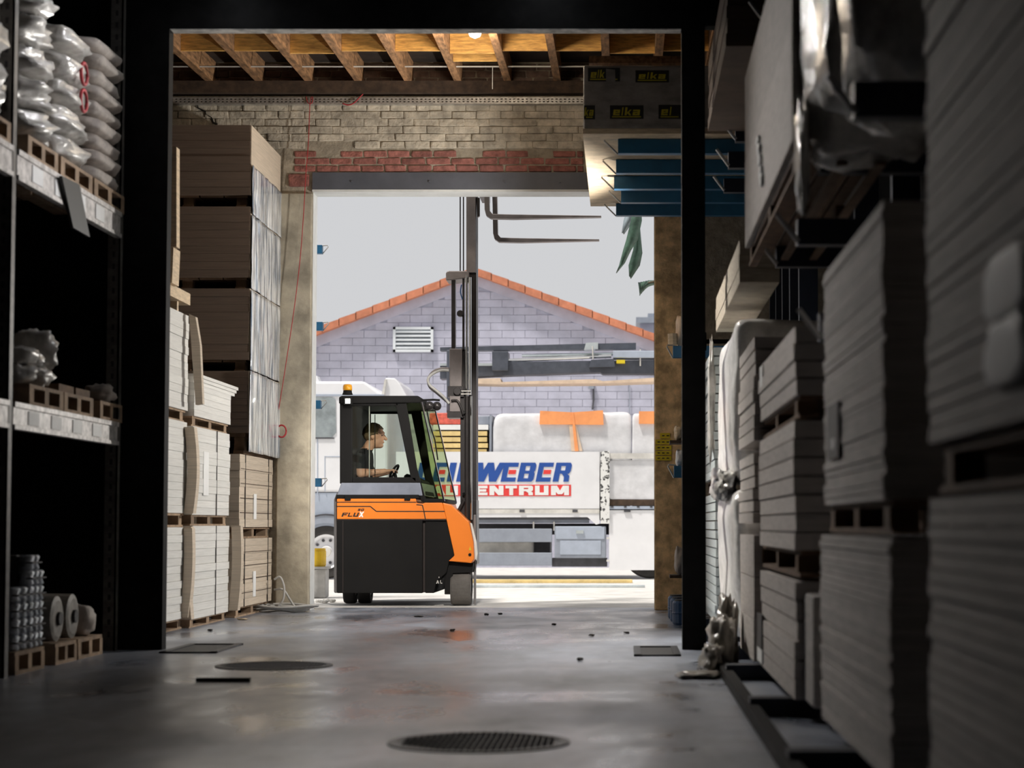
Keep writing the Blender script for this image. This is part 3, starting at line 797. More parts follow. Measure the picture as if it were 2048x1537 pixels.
px_part('tool_box_panel', 'truck_fender', tb, rect(1120, 1082, 1202, 1110), DT - .03, DT - .02, .008)
px_part('tool_box_latch', 'crane_pale', tb, rect(1152, 1061, 1167, 1068), DT - .06, DT - .035)
px_part('tool_box_base', 'truck_dark', truck, rect(1104, 1117, 1214, 1134), DT + .1, DT + .5)
px_part('stake_post', 'chipped_paint', truck, rect(1201, 903, 1219, 1048), DT - .05, DT + .1)
px_part('rear_top_rail', 'truck_lip', truck, rect(1219, 907, 1335, 918), DT - .02, DT + .06)
px_part('rear_bottom_rail', 'timber_dark', truck, rect(1219, 1000, 1335, 1012), DT, DT + .06)
px_part('rear_hinge_rail', 'truck_fender', truck, rect(1219, 1013, 1335, 1019), DT - .02, DT + .06)
for k in range(4):
    px_part('hinge', 'truck_dark', truck, rect(1222 + 26 * k, 1013, 1227 + 26 * k, 1016), DT - .035, DT - .02)
skirt = px_part('rear_skirt', 'truck_white', truck, rect(1218, 1021, 1335, 1141), DT, DT + .05)
px_part('skirt_latch', 'truck_dark', skirt, rect(1248, 1021, 1261, 1025), DT - .03, DT)
for y in (1075, 1120):
    px_part('skirt_bolt', 'truck_lip', skirt, rect(1213, y, 1218, y + 4), DT - .01, DT + .03)
wheel(1300, 1158 - 40 - 14, 54, .12)

# company lettering on the side board
def write(chars, base, top, slant, d, th, mat, parent, alt=None, altm=None, s=.30, t=.25):
    for c, x0, x1 in chars:
        polys = glyph(c, s, t)
        main, other = MB(), MB()
        for k, pg in enumerate(polys):
            q = [(x0 + u * (x1 - x0) + v * slant, base + v * (top - base)) for u, v in pg]
            if alt and c in alt and k == 3:
                q = [(x0 + (.42 + .5 * u) * (x1 - x0) + v * slant, base + v * (top - base)) for u, v in ((0, .40), (1, .40), (1, .62), (0, .62))]
                other.prism(poly_px(q, d), d - th, d)
            else: main.prism(poly_px(q, d), d - th - .0006 * k, d)
        o = main.build('letter', mat, parent)
        if other.v: other.build('letter_bar', altm, parent)
write([('L', 832, 862), ('E', 864, 888), ('I', 893, 906), ('N', 912, 940), ('W', 944, 1004), ('E', 1001, 1030), ('B', 1034, 1066), ('E', 1071, 1100), ('R', 1105, 1137)], 964, 926, 8, DT, .008, 'logo_blue', side, alt='E', altm='logo_red', s=.36, t=.22)
px_part('name_band', 'logo_red', side, rect(836, 970, 1142, 993), DT - .006, DT)
write([('B', 840, 862), ('A', 863, 891), ('U', 892, 916), ('Z', 923, 946), ('E', 951, 975), ('N', 979, 1007), ('T', 1011, 1034), ('R', 1038, 1066), ('U', 1070, 1097), ('M', 1102, 1138)], 991, 972, 0, DT - .006, .006, 'paper_white', side, s=.34, t=.28)

# folded crane on the lorry
crane = px_part('crane_boom', 'crane_grey', truck, [(880, 758), (880, 728), (995, 728), (1000, 724), (1225, 722), (1330, 720), (1330, 748), (1205, 748), (1200, 745), (990, 752)], DT + .5, DT + .9)
px_part('crane_jib', 'crane_grey', truck, [(880, 702), (880, 695), (1170, 688), (1272, 686), (1272, 698), (1160, 700)], DT + .55, DT + .8)
MB().tube([(*(lambda q: (q[0], DT + .55, q[1]))(P(x, y, DT)),) for x, y in ((1010, 716), (1222, 707))], .032, 10).build('crane_cylinder', 'chrome', truck)
MB().tube([(*(lambda q: (q[0], DT + .6, q[1]))(P(x, y, DT)),) for x, y in ((1040, 706), (1330, 700))], .026, 8).build('crane_cylinder', 'crane_pale', truck)
px_part('crane_knuckle', 'crane_grey', truck, rect(984, 703, 1016, 742), DT + .42, DT + .95, .01)
px_part('crane_knuckle', 'truck_fender', truck, rect(1226, 702, 1330, 716), DT + .42, DT + .95, .01)
px_part('crane_bracket', 'crane_pale', truck, [(1168, 700), (1172, 686), (1196, 685), (1196, 698)], DT + .45, DT + .9)
px_part('crane_bracket', 'crane_grey', truck, [(1178, 735), (1182, 720), (1228, 718), (1230, 734)], DT + .4, DT + .95)
px_part('crane_plate', 'sign_yellow', truck, rect(1233, 720, 1250, 727), DT + .40, DT + .5)
px_part('crane_arm_lower', 'crane_pale', truck, rect(880, 727, 990, 732), DT + .47, DT + .5)
MB().tube([(*(lambda q: (q[0], DT + .45, q[1]))(P(x, y, DT)),) for x, y in ((1184, 688), (1186, 725))], .012, 6).build('crane_hose', 'truck_lip', truck)
MB().tube([(*(lambda q: (q[0], DT + .45, q[1]))(P(x, y, DT)),) for x, y in ((1281, 694), (1281, 728))], .012, 6).build('crane_hose', 'truck_lip', truck)
px_part('crane_column', 'crane_grey', truck, rect(893, 700, 930, 1020), DT + .4, DT + 1.1, .02)
tag(MB().prism(poly_px([(900, 764), (900, 756), (998, 754), (1000, 762), (1190, 756), (1205, 760), (1330, 752), (1330, 760), (1210, 764), (1000, 766)], DT), DT + .3, DT + 1.0).build('boom_lit_underside', 'beige_board'), 'beige strip painting the lit underside of the folded crane boom', 'panel')  # separate beige strip paints the light on the boom's underside

# goods on the bed
def load(label, x0, y0, x1, y1, d0, d1, mat, name, cat, seed, group=None):
    a, zb = P(x0, y1, d0); b, zt = P(x1, y0, d0)
    mb = MB(); n = 14
    me = bag_mesh(b - a, d1 - d0, zt - zb, seed, .03, .09, 48, 24)
    me.v = [(x + (a + b) / 2, y + (d0 + d1) / 2, z + zb) for x, y, z in me.v]
    return tag(me.build(name, mat, smooth=True), label, cat, group)
load('white film-wrapped pallet load on the lorry beneath the orange T-shaped edge guard', 984, 825, 1262, 1018, DT + .12, DT + 1.3, 'film_pale', 'wrapped_load', 'load', 3, 'film-wrapped loads on the lorry')
load('white film-wrapped pallet load at the lorry rear next to the right jamb', 1264, 826, 1345, 1018, DT + .12, DT + 1.3, 'film_pale', 'wrapped_load', 'load', 4, 'film-wrapped loads on the lorry')
load('crumpled white film-wrapped pack low between the rear rails', 1217, 921, 1340, 1000, DT + .015, DT + .11, 'film_pale', 'wrapped_pack', 'load', 5)
eg = thing('edge_protector', 'orange T-shaped edge guard strapped over the wrapped loads', 'edge guard', (XP(1144, 850, DT), DT + .1, ZP(905, DT)))
px_part('guard_bar', 'protector_orange', eg, [(1079, 849), (1080, 822), (1145, 825), (1206, 821), (1207, 850)], DT + .06, DT + .14)
px_part('strap', 'beige_board', eg, [(1143, 903), (1138, 850), (1152, 850), (1165, 903)], DT + .07, DT + .12)
px_part('strap_fold', 'protector_orange', eg, [(1150, 903), (1143, 826), (1147, 826), (1157, 903)], DT + .05, DT + .07)
eg2 = thing('edge_protector', 'orange edge guard on the load close to the right jamb', 'edge guard', (XP(1300, 850, DT), DT + .1, ZP(850, DT)))
px_part('guard_bar', 'protector_orange', eg2, rect(1278, 823, 1350, 848), DT + .06, DT + .14)
px_part('strap', 'beige_board', eg2, rect(1316, 848, 1326, 903), DT + .07, DT + .12)
tp = thing('timber_pack', 'yellow timber battens stacked on the lorry behind the mast', 'timber', (XP(920, 905, DT), DT + .8, ZP(1018, DT)))
x0, _ = P(866, 900, DT + .1); x1, _ = P(975, 900, DT + .1)
for k in range(14):
    yb_px = 1016 - 12 * k
    z0 = ZP(yb_px, DT + .1); z1 = ZP(yb_px - 9, DT + .1)
    if k == 13: z1 = ZP(850, DT + .1)
    pbox('batten', 'plank_yellow' if k < 13 else 'paper_white', tp, x0, x1 + random.uniform(-.02, .02), DT + .1, DT + 1.3, z0, z1)
pbox('cover_board', 'truck_grey', tp, x1 + .03, XP(983, 900, DT + .1), DT + .12, DT + 1.3, ZP(1018, DT), ZP(830, DT + .1))
load('crumpled red tarpaulin lying on top of the timber battens', 858, 826, 925, 849, DT + .2, DT + 1.0, 'red_tarp', 'tarpaulin', 'tarpaulin', 8)
load('slate-grey wrapped bundle behind the timber battens', 930, 832, 980, 850, DT + .4, DT + 1.2, 'truck_grey', 'bundle', 'bundle', 9)

# ================================================================== FORKLIFT
DF = 22.15
fk = thing('forklift', 'orange and black sideloader forklift with a tall mast in the gateway', 'forklift', (XP(800, 1200, DF), DF + .8, 0))
D2 = DF + 1.75
def fp(name, mat, pts, d0=DF, d1=D2, bev=.008, parent=None): return px_part(name, mat, parent or fk, pts, d0, d1, bev, dref=DF)
fp('rear_panel', 'fl_grey', [(666, 1187), (666, 1000), (672, 985), (677, 985), (677, 1187)], DF + .06, D2 - .06, .03)
fp('side_panel', 'fl_black', rect(674, 1041, 845, 1187))
fp('front_panel', 'fl_black', [(850, 1187), (850, 1041), (893, 1041), (909, 1112), (898, 1122), (893, 1146), (872, 1165), (868, 1187)], DF + .02)
fp('seam_post', 'fl_groove', rect(844, 1041, 851, 1186), DF + .05)
fp('panel_seam', 'fl_groove', rect(685, 1041, 686.5, 1187), DF - .002, DF, 0)
band = fp('orange_band', 'fl_orange', [(674, 1039), (674, 998), (832, 998), (833, 1007), (846, 1008), (850, 1006), (885, 1006), (893, 1039)], DF - .012)
fp('lower_frame', 'fl_groove', rect(674, 1038, 893, 1042), DF - .004)
def groove(pts, wpx, name='groove'):
    mb = MB()
    for (a, b), (c, e) in zip(pts, pts[1:]):
        L_ = math.hypot(c - a, e - b); nx, ny = -(e - b) / L_ * wpx / 2, (c - a) / L_ * wpx / 2
        mb.prism(poly_px([(a + nx, b + ny), (c + nx, e + ny), (c - nx, e - ny), (a - nx, b - ny)], DF), DF - .0145, DF - .011)
    return mb.build(name, 'fl_groove', band)
groove([(674, 1005), (832, 1005)], 1.8)
groove([(674, 1013.5), (741, 1013.5), (753, 1023.5), (890, 1023.5)], 2.0)
groove([(833, 1010), (845, 1011), (848, 1023), (851, 1039)], 2.0)
def letters(chars, base, top, slant, mat):
    for c, x0, x1 in chars:
        m_ = MB()
        for kk, pg in enumerate(glyph(c, .3, .24)):
            m_.prism(poly_px([(x0 + u * (x1 - x0) + v * slant, base + v * (top - base)) for u, v in pg], DF), DF - .015 - .0006 * kk, DF - .011)
        m_.build('letter', mat, band)
letters([('F', 683, 694), ('L', 695.5, 704), ('U', 706, 716)], 1034, 1026, 3, 'fl_groove')
letters([('X', 717.5, 727)], 1035, 1024, 2, 'paper_white')
letters([('3', 715.5, 720.5), ('0', 722, 727.5)], 1022.5, 1018, 1.5, 'fl_groove')
nose = fp('nose_cover', 'fl_orange', [(885, 1006), (903, 1010), (938, 1044), (947, 1085), (949, 1118), (943, 1127), (897, 1123), (909, 1112), (893, 1040)], DF - .02, DF + .32, .012)
fp('nose_edge', 'truck_lip', [(940, 1046), (944, 1048), (953, 1085), (955, 1108), (953, 1122), (950, 1118), (948, 1085)], DF + .0, DF + .05, .004)
MB().prism(poly_px([(938, 1101), (943, 1101), (940.5, 1093)], DF), DF - .024, DF - .019).build('warning_triangle', 'sign_yellow', nose)
MB().lathe([(.017, 0), (.017, .01)], (XP(940, 1110, DF), DF - .03, ZP(1110, DF)), 'Y', 14).build('plug', 'fl_black', nose)
fp('axle_block', 'fl_black', [(888, 1190), (888, 1140), (893, 1124), (946, 1127), (944, 1146), (905, 1148), (903, 1190)], DF + .06, DF + .6, .006)
# small painted marks near the front wheel
mk = MB()
for c, x0, x1 in (('I', 877, 878.5), ('A', 872, 878), ('L', 880, 884)):
    for pg in glyph(c): mk.prism(poly_px([(x0 + u * (x1 - x0), 1168 - v * (7 if c != 'I' else 0) - (11 if c == 'I' else 0) - (3 * v if c == 'I' else 0)) for u, v in pg], DF), DF + .015, DF + .02)
mk.build('painted_mark', 'truck_lip', fk)
def fwheel(x0, x1, bot, r, d, mat, name='wheel'):
    a, b = XP(x0, bot, d), XP(x1, bot, d)
    h = b - a
    ob = MB().lathe([(r * .55, 0), (r * .94, 0), (r, .02), (r, h - .02), (r * .94, h), (r * .55, h)], (a, d + r * .0, r), 'X', 32, cap=False).build(name, mat, fk)
    MB().lathe([(r * .5, .01), (r * .56, .03), (r * .56, h - .03), (r * .5, h - .01)], (a, d, r), 'X', 20).build('hub', 'fl_grey', ob)
    return ob
fwheel(903, 943, 1211, .205, DF + .22, 'tyre_dusty')
fwheel(903, 943, 1211, .205, DF + 1.45, 'tyre_dusty')
fwheel(689, 713, 1208, .17, DF + .75, 'tyre')
fwheel(718, 743, 1208, .17, DF + .75, 'tyre')
fp('wheel_carrier', 'fl_black', rect(692, 1150, 740, 1190), DF + .5, DF + 1.0)
# bonnet and cab
fp('hood_panel', 'fl_hood', [(673, 992), (682, 966), (840, 966), (845, 992)], DF + .015)
fp('hood_shelf', 'fl_black', rect(672, 990, 838, 998), DF - .006)
for px in (696, 815): fp('clip', 'fl_black', rect(px - 6, 992, px + 6, 1002), DF - .03, DF - .006)
WT = .045
def cab_side(d0, d1):
    fp('cab_pillar', 'fl_black', rect(679, 806, 704, 968), d0, d1)
    fp('window_sill', 'fl_black', rect(704, 955, 832, 968), d0, d1)
    fp('window_head', 'fl_black', rect(700, 804, 796, 812), d0, d1)
    fp('front_pillar', 'fl_black', [(790, 806), (812, 806), (833, 935), (852, 1004), (842, 1004), (834, 968), (821, 956)], d0, d1)
    fp('side_glass', 'cab_glass', [(704, 956), (704, 812), (792, 812), (821, 956)], d0 + .02, d0 + .026, 0)
    fp('quarter_glass', 'screen_glass', [(811, 806), (842, 806), (886, 1002), (852, 1002), (833, 935)], d0 + .02, d0 + .026, 0)
    fp('screen_edge', 'chrome', [(841, 804), (843.5, 804), (889, 1003), (886, 1003)], d0, d0 + .05, 0)
cab_side(DF + .02, DF + .02 + WT)
cab_side(D2 - .12, D2 - .12 + WT)
fp('window_rail', 'wire_steel', rect(736.5, 812, 738.5, 955), DF + .05, DF + .055, 0)
fp('window_rail', 'fl_black', rect(748, 829, 749.5, 955), DF + .05, DF + .055, 0)
fp('roof', 'fl_black', [(678, 808), (678, 795), (684, 792), (836, 792), (842, 796), (842, 806)], DF - .01, D2 - .05, .012)
fp('front_sill', 'fl_black', rect(846, 998, 888, 1006), DF, D2 - .08)
fp('rear_wall', 'fl_black', rect(682, 806, 700, 966), DF + .06, D2 - .12)
fp('rear_glass', 'window_grey', rect(681, 820, 682, 950), DF + .2, D2 - .3)
# interior
fp('dash', 'fl_black', [(795, 990), (800, 950), (806, 946), (835, 960), (846, 990)], DF + .4, D2 - .4)
fp('seat_back', 'fl_black', [(706, 985), (702, 900), (712, 898), (722, 985)], DF + .55, DF + 1.15, .02)
fp('seat_cushion', 'fl_black', rect(712, 972, 770, 985), DF + .55, DF + 1.15, .02)
sx, sz = P(788, 943, DF + .8)
swc = [(sx + .10 * math.cos(a) * .45, DF + .82 + .17 * math.sin(a), sz + .07 * math.cos(a)) for a in [2 * math.pi * k / 20 for k in range(21)]]
MB().tube(swc, .014, 7).build('steering_wheel', 'fl_black', fk, smooth=True)
MB().tube([(sx, DF + .82, sz), (sx + .05, DF + .82, sz - .2)], .02, 8).build('steering_column', 'fl_black', fk)
# beacon, work lamp, mirrors
bxx, bz = P(695, 790, DF + .1)
bc = MB().lathe([(.062, 0), (.05, .03), (.05, .045), (.04, .05)], (bxx, DF + .1, bz), 'Z', 18).build('beacon_base', 'fl_black', fk)
MB().lathe([(.052, 0), (.054, .02), (.052, .05), (.045, .065), (.03, .07)], (bxx, DF + .1, bz + .05), 'Z', 18).build('beacon_lens', 'beacon_orange', bc, smooth=True)
wl = fp('work_lamp', 'fl_black', rect(689, 796, 706, 811), DF - .07, DF - .012, .006)
MB().prism(poly_px(rect(692.5, 799, 702, 808), DF), DF - .076, DF - .071).build('work_lamp_lens', 'lamp_white', wl)
MB().tube([(*(lambda q: (q[0], DF + .1, q[1]))(P(x, y, DF)),) for x, y in ((842, 800), (866, 799), (878, 800))], .012, 6).build('mirror_bracket', 'fl_black', fk)
for px, d in ((857, DF + .05), (871, DF + .12)):
    x, z = P(px, 811, DF)
    MB().lathe([(.02, 0), (.05, .02), (.052, .05), (.03, .07)], (x, d, z), 'Y', 16).build('round_mirror', 'mast_dark', fk, smooth=True)
MB().tube([(*(lambda q: (q[0], DF + .1, q[1]))(P(x, y, DF)),) for x, y in ((848, 803), (858, 850), (868, 880), (874, 920))], .008, 6).build('wiper_arm', 'fl_black', fk)

# mast (further back on the truck), carriage, hoses and forks
DM = DF + .25
def mp_(name, mat, pts, d0=DM, d1=DM + .9, bev=.003, parent=None): return px_part(name, mat, parent or fk, pts, d0, d1, bev, dref=DF)
mp_('mast_rail', 'mast_dark', rect(917, 695, 927, 1040), DM, DM + .12)
mp_('mast_rail', 'mast_dark', rect(933.5, 330, 949, 1060), DM + .03, DM + .14)
mp_('mast_rail', 'mast_grey', rect(929, 330, 935, 560), DM + .0, DM + .1)
mp_('mast_rail', 'mast_dark', rect(917, 695, 927, 1040), DM + .36, DM + .46)
mp_('mast_rail', 'mast_dark', rect(934, 330, 947, 1060), DM + .36, DM + .46)
mp_('inner_mast', 'mast_grey', rect(932, 330, 948, 540), DM - .02, DM + .03)
mp_('mast_foot', 'mast_dark', [(917, 1040), (917, 1000), (949, 1000), (950, 1130), (944, 1130)], DM + .02, DM + .4)
mp_('mast_cover', 'fl_grey', rect(944, 1030, 948.5, 1211), DM - .02, DM + .05)
for px, y0, y1, r in ((930, 545, 790, .012), (937, 550, 788, .018)):
    MB().tube([(*(lambda q: (q[0], DM - .02, q[1]))(P(px, y, DF)),) for y in (y0, y1)], r, 10).build('lift_cylinder', 'chrome', fk)
MB().tube([(*(lambda q: (q[0], DM - .01, q[1]))(P(931, y, DF)),) for y in (790, 1045)], .03, 12).build('lift_barrel', 'mast_dark', fk)
MB().tube([(*(lambda q: (q[0], DM - .02, q[1]))(P(939.5, y, DF)),) for y in (790, 1040)], .012, 10).build('lift_cylinder', 'chrome', fk)
for y in (780, 786): mp_('clamp', 'truck_lip', rect(918, y - 1.2, 939, y + 1.2), DM - .045, DM - .02, 0)
for y, px in ((823, 925), (988, 925)):
    MB().lathe([(.018, 0), (.018, .03)], (XP(px, y, DF), DM - .05, ZP(y, DF)), 'Y', 10).build('bolt', 'chrome', fk)
    mp_('bolt_rod', 'chrome', rect(px, y - 1, px + 10, y + 1), DM - .035, DM - .025, 0)
for px in (916, 922.5):
    MB().tube([(*(lambda q: (q[0], DM + .05, q[1]))(P(px, y, DF)),) for y in (330, 542)], .008, 6).build('lift_chain', 'mast_dark', fk)
mp_('crosshead', 'mast_grey', [(888, 556), (888, 541), (892, 537), (930, 537), (935, 540), (935, 550), (926, 552), (900, 556)], DM - .03, DM + .35, .01)
mp_('carriage_post', 'mast_dark', rect(899, 552, 907, 790), DM - .01, DM + .08)
mp_('carriage_post', 'mast_dark', rect(921, 552, 925, 700), DM + .0, DM + .05)
mp_('carriage_motor', 'mast_grey', rect(895, 694, 921, 775), DM - .03, DM + .15, .01)
mp_('carriage_bracket', 'mast_dark', rect(892, 770, 925, 792), DM - .04, DM + .2)
mp_('valve_block', 'mast_grey', rect(896, 790, 918, 822), DM - .06, DM + .1, .006)
mp_('carriage_plate', 'mast_dark', rect(891, 820, 924, 834), DM - .05, DM + .25)
MB().lathe([(.035, 0), (.04, .02), (.04, .06)], (XP(917, 623, DF), DM - .04, ZP(623, DF)), 'Y', 14).build('roller', 'mast_dark', fk)
MB().lathe([(.04, 0), (.045, .02), (.045, .06)], (XP(912, 781, DF), DM - .1, ZP(781, DF)), 'Y', 14).build('roller', 'mast_dark', fk)
def pth(pts, d):
    out = []
    for i in range(len(pts) - 1):
        for k in range(6):
            t = k / 6
            p0 = pts[max(i - 1, 0)]; p1 = pts[i]; p2 = pts[i + 1]; p3 = pts[min(i + 2, len(pts) - 1)]
            q = [0.5 * (2 * p1[j] + (p2[j] - p0[j]) * t + (2 * p0[j] - 5 * p1[j] + 4 * p2[j] - p3[j]) * t * t + (3 * p1[j] - p0[j] - 3 * p2[j] + p3[j]) * t ** 3) for j in (0, 1)]
            x, z = P(q[0], q[1], DF); out.append((x, d, z))
    x, z = P(*pts[-1], DF); out.append((x, d, z))
    return out
for k, off in enumerate((0, 4)):
    MB().tube(pth([(895, 735 + off), (878, 735 + off), (862, 742 + off), (853, 756), (856, 772 - off), (870, 784 - off), (884, 796 - off), (896, 806)], DM - .05 - .03 * k), .016, 7).build('hydraulic_hose', 'hose_grey' if k else 'mast_grey', fk, smooth=True)
MB().tube(pth([(900, 800), (912, 800), (920, 815), (924, 828)], DM - .09), .012, 7).build('hydraulic_hose', 'mast_dark', fk, smooth=True)
MB().tube(pth([(920, 565), (918, 580), (922, 595)], DM - .04), .008, 6).build('hydraulic_hose', 'barrel_blue', fk, smooth=True)
MB().tube(pth([(925, 1000), (916, 1018), (911, 1028), (918, 1040)], DM - .03), .02, 7).build('hydraulic_hose', 'mast_dark', fk, smooth=True)
# forks
def fork(xs, ybot, xtip, d):
    o = MB().prism(poly_px([(xs, 330), (xs + 10, 330), (xs + 12, ybot - 12), (xs + 18, ybot - 5), (xs + 60, ybot - 4), (xtip, ybot - 1.5), (xtip, ybot + 1), (xs + 60, ybot + 5), (xs + 14, ybot + 4), (xs + 5, ybot - 2), (xs + 2, ybot - 14)], DF), d, d + .11).build('fork', 'mast_grey', fk, bevel=.006)
fork(964, 426, 1202, DM + .0)
fork(971, 452, 1196, DM + .85)
mp_('fork_carriage', 'mast_dark', rect(949, 325, 966, 372), DM, DM + .95)
mp_('carriage_finger', 'mast_dark', [(949, 388), (956, 388), (956, 425), (951, 428)], DM + .0, DM + .06)

# ------------------------------------------------------------------ driver
def driver():
    d = DF + .80
    def q(px, py, dy=0.0):
        x, z = P(px, py, d); return Vector((x, d + dy, z))
    K = F / d
    bm = bmesh.new()
    def ball(c, r, sc=(1, 1, 1)):
        res = bmesh.ops.create_icosphere(bm, subdivisions=3, radius=r)
        for v in res['verts']: v.co = Vector((v.co.x * sc[0], v.co.y * sc[1], v.co.z * sc[2])) + c
    def limb(a, b, r0, r1, n=7):
        for k in range(n + 1):
            t = k / n; ball(a.lerp(b, t), r0 + (r1 - r0) * t)
    hip, waist, chest, neck = q(728, 982), q(724, 955), q(724, 925), q(733, 905)
    for a, b, r0, r1 in ((hip, waist, .15, .135), (waist, chest, .135, .15), (chest, q(729, 912), .15, .11)):
        for dy in (-.09, 0, .09):
            limb(a + Vector((0, dy, 0)), b + Vector((0, dy, 0)), r0 * .85, r1 * .85, 5)
    limb(q(730, 908), q(742, 886), .068, .060, 5)
    head = q(750, 874)
    ball(head + Vector((-.015, 0, .035)), .108, (1.08, .82, 1.02))
    ball(head + Vector((.015, 0, -.045)), .085, (1.0, .78, 1.12))
    ball(head + Vector((.055, 0, -.105)), .042, (1.1, 1.0, .8))        # chin
    limb(head + Vector((.10, 0, .02)), head + Vector((.128, 0, -.028)), .014, .021, 4)   # nose
    ball(head + Vector((.093, 0, .045)), .03, (.8, 1.6, .5))           # brow
    ball(head + Vector((.098, 0, -.066)), .018, (.9, 1.5, .6))         # lips
    for s in (-1, 1):
        ball(head + Vector((-.02, s * .088, -.005)), .032, (.7, .35, 1.0))  # ear
    for s, dy in ((-1, -.21), (1, .21)):
        sh = q(724, 917, dy); el = q(727 if s < 0 else 740, 949, dy * 1.15); wr = q(772, 944, dy * .75)
        limb(sh, el, .068, .052); limb(el, wr, .050, .034)
        pc = wr + Vector((.055, 0, .005))
        for k in range(4): ball(wr.lerp(pc, k / 3), .030, (1, 1.15, .75))
        for k in range(4):                                            # fingers closing on the wheel
            base = pc + Vector((.02, (k - 1.5) * .019, .008))
            ln = (.030, .036, .034, .026)[k]
            limb(base, base + Vector((ln, 0, .006)), .0105, .010, 3)
            limb(base + Vector((ln, 0, .006)), base + Vector((ln + .006, 0, -.026)), .010, .009, 3)
        limb(wr + Vector((.03, -s * .03, 0)), wr + Vector((.075, -s * .045, .008)), .013, .010, 4)
    for s in (-1, 1):                                                  # thighs, shins, shoes
        kn = q(796, 974, s * .13); ft = q(800, 1030, s * .13)
        limb(q(730, 981, s * .1), kn, .088, .066); limb(kn, ft, .060, .042); limb(ft, ft + Vector((.14, 0, -.02)), .045, .036)
    me = bpy.data.meshes.new('person'); bm.to_mesh(me); bm.free()
    tmp = bpy.data.objects.new('tmp', me); COL.objects.link(tmp)
    md = tmp.modifiers.new('r', 'REMESH'); md.mode = 'VOXEL'; md.voxel_size = .008
    sm = tmp.modifiers.new('s', 'SMOOTH'); sm.iterations = 5; sm.factor = .5
    dg = bpy.context.evaluated_depsgraph_get()
    new = bpy.data.meshes.new_from_object(tmp.evaluated_get(dg))
    bpy.data.objects.remove(tmp)
    root = thing('person', 'person in a dark short-sleeved shirt seated at the forklift wheel', 'person', (hip.x, d, q(728, 990).z - .03))
    for v in new.vertices: v.co -= root.location
    for m in ('skin', 'shirt_black', 'trousers'): new.materials.append(MATS[m])
    hz_ = hip.z; sleeve = q(727, 941).z; nk = q(733, 904).z
    for p in new.polygons:
        c = p.center + root.location
        p.use_smooth = True
        xr = c.x - hip.x
        if c.z < q(700, 962).z and c.z < hz_ + .12: p.material_index = 2
        elif c.z > nk + (.02 if xr > .05 else .035): p.material_index = 0
        elif abs(c.y - d) > .12 and c.z < sleeve + .01: p.material_index = 0
        elif xr > .14 and c.z < sleeve + .03: p.material_index = 0
        else: p.material_index = 1
    body = bpy.data.objects.new('body', new); COL.objects.link(body); body.parent = root
    # hair cap
    hb = bmesh.new()
    bmesh.ops.create_icosphere(hb, subdivisions=4, radius=1)
    for v in hb.verts:
        c = v.co.copy()
        k = 1 + .07 * mnoise.noise(c * 5) + .03 * mnoise.noise(c * 13)
        v.co = Vector((c.x * .128 * k - .02, c.y * .100 * k, c.z * .122 * k + .045)) 
    kill = [v for v in hb.verts if (v.co.x > .055 and v.co.z < .085) or (v.co.x > .0 and v.co.z < .015) or v.co.z < -.055 or (v.co.z < 0 and v.co.x > -.045)]
    bmesh.ops.delete(hb, geom=kill, context='VERTS')
    for v in hb.verts: v.co += head - root.location
    hm = bpy.data.meshes.new('hair'); hb.to_mesh(hm); hb.free(); hm.materials.append(MATS['hair_brown'])
    for p in hm.polygons: p.use_smooth = True
    ho = bpy.data.objects.new('hair', hm); COL.objects.link(ho); ho.parent = root
    so = ho.modifiers.new('t', 'SOLIDIFY'); so.thickness = .012; so.offset = -1
    for s in (-1, 1):
        e = MB().lathe([(.001, -.010), (.008, -.006), (.010, 0), (.008, .006), (.001, .010)], tuple(head + Vector((.084, s * .036, .014))), 'X', 10).build('eye', 'eye_dark', root, smooth=True)
    # pale collar piping on the shirt back
    c0 = [q(706, 945, -.16), q(707, 925, -.17), q(712, 910, -.16), q(720, 903, -.12)]
    MB().tube(c0, .012, 6).build('shirt_piping', 'shirt_grey', root, smooth=True)
driver()

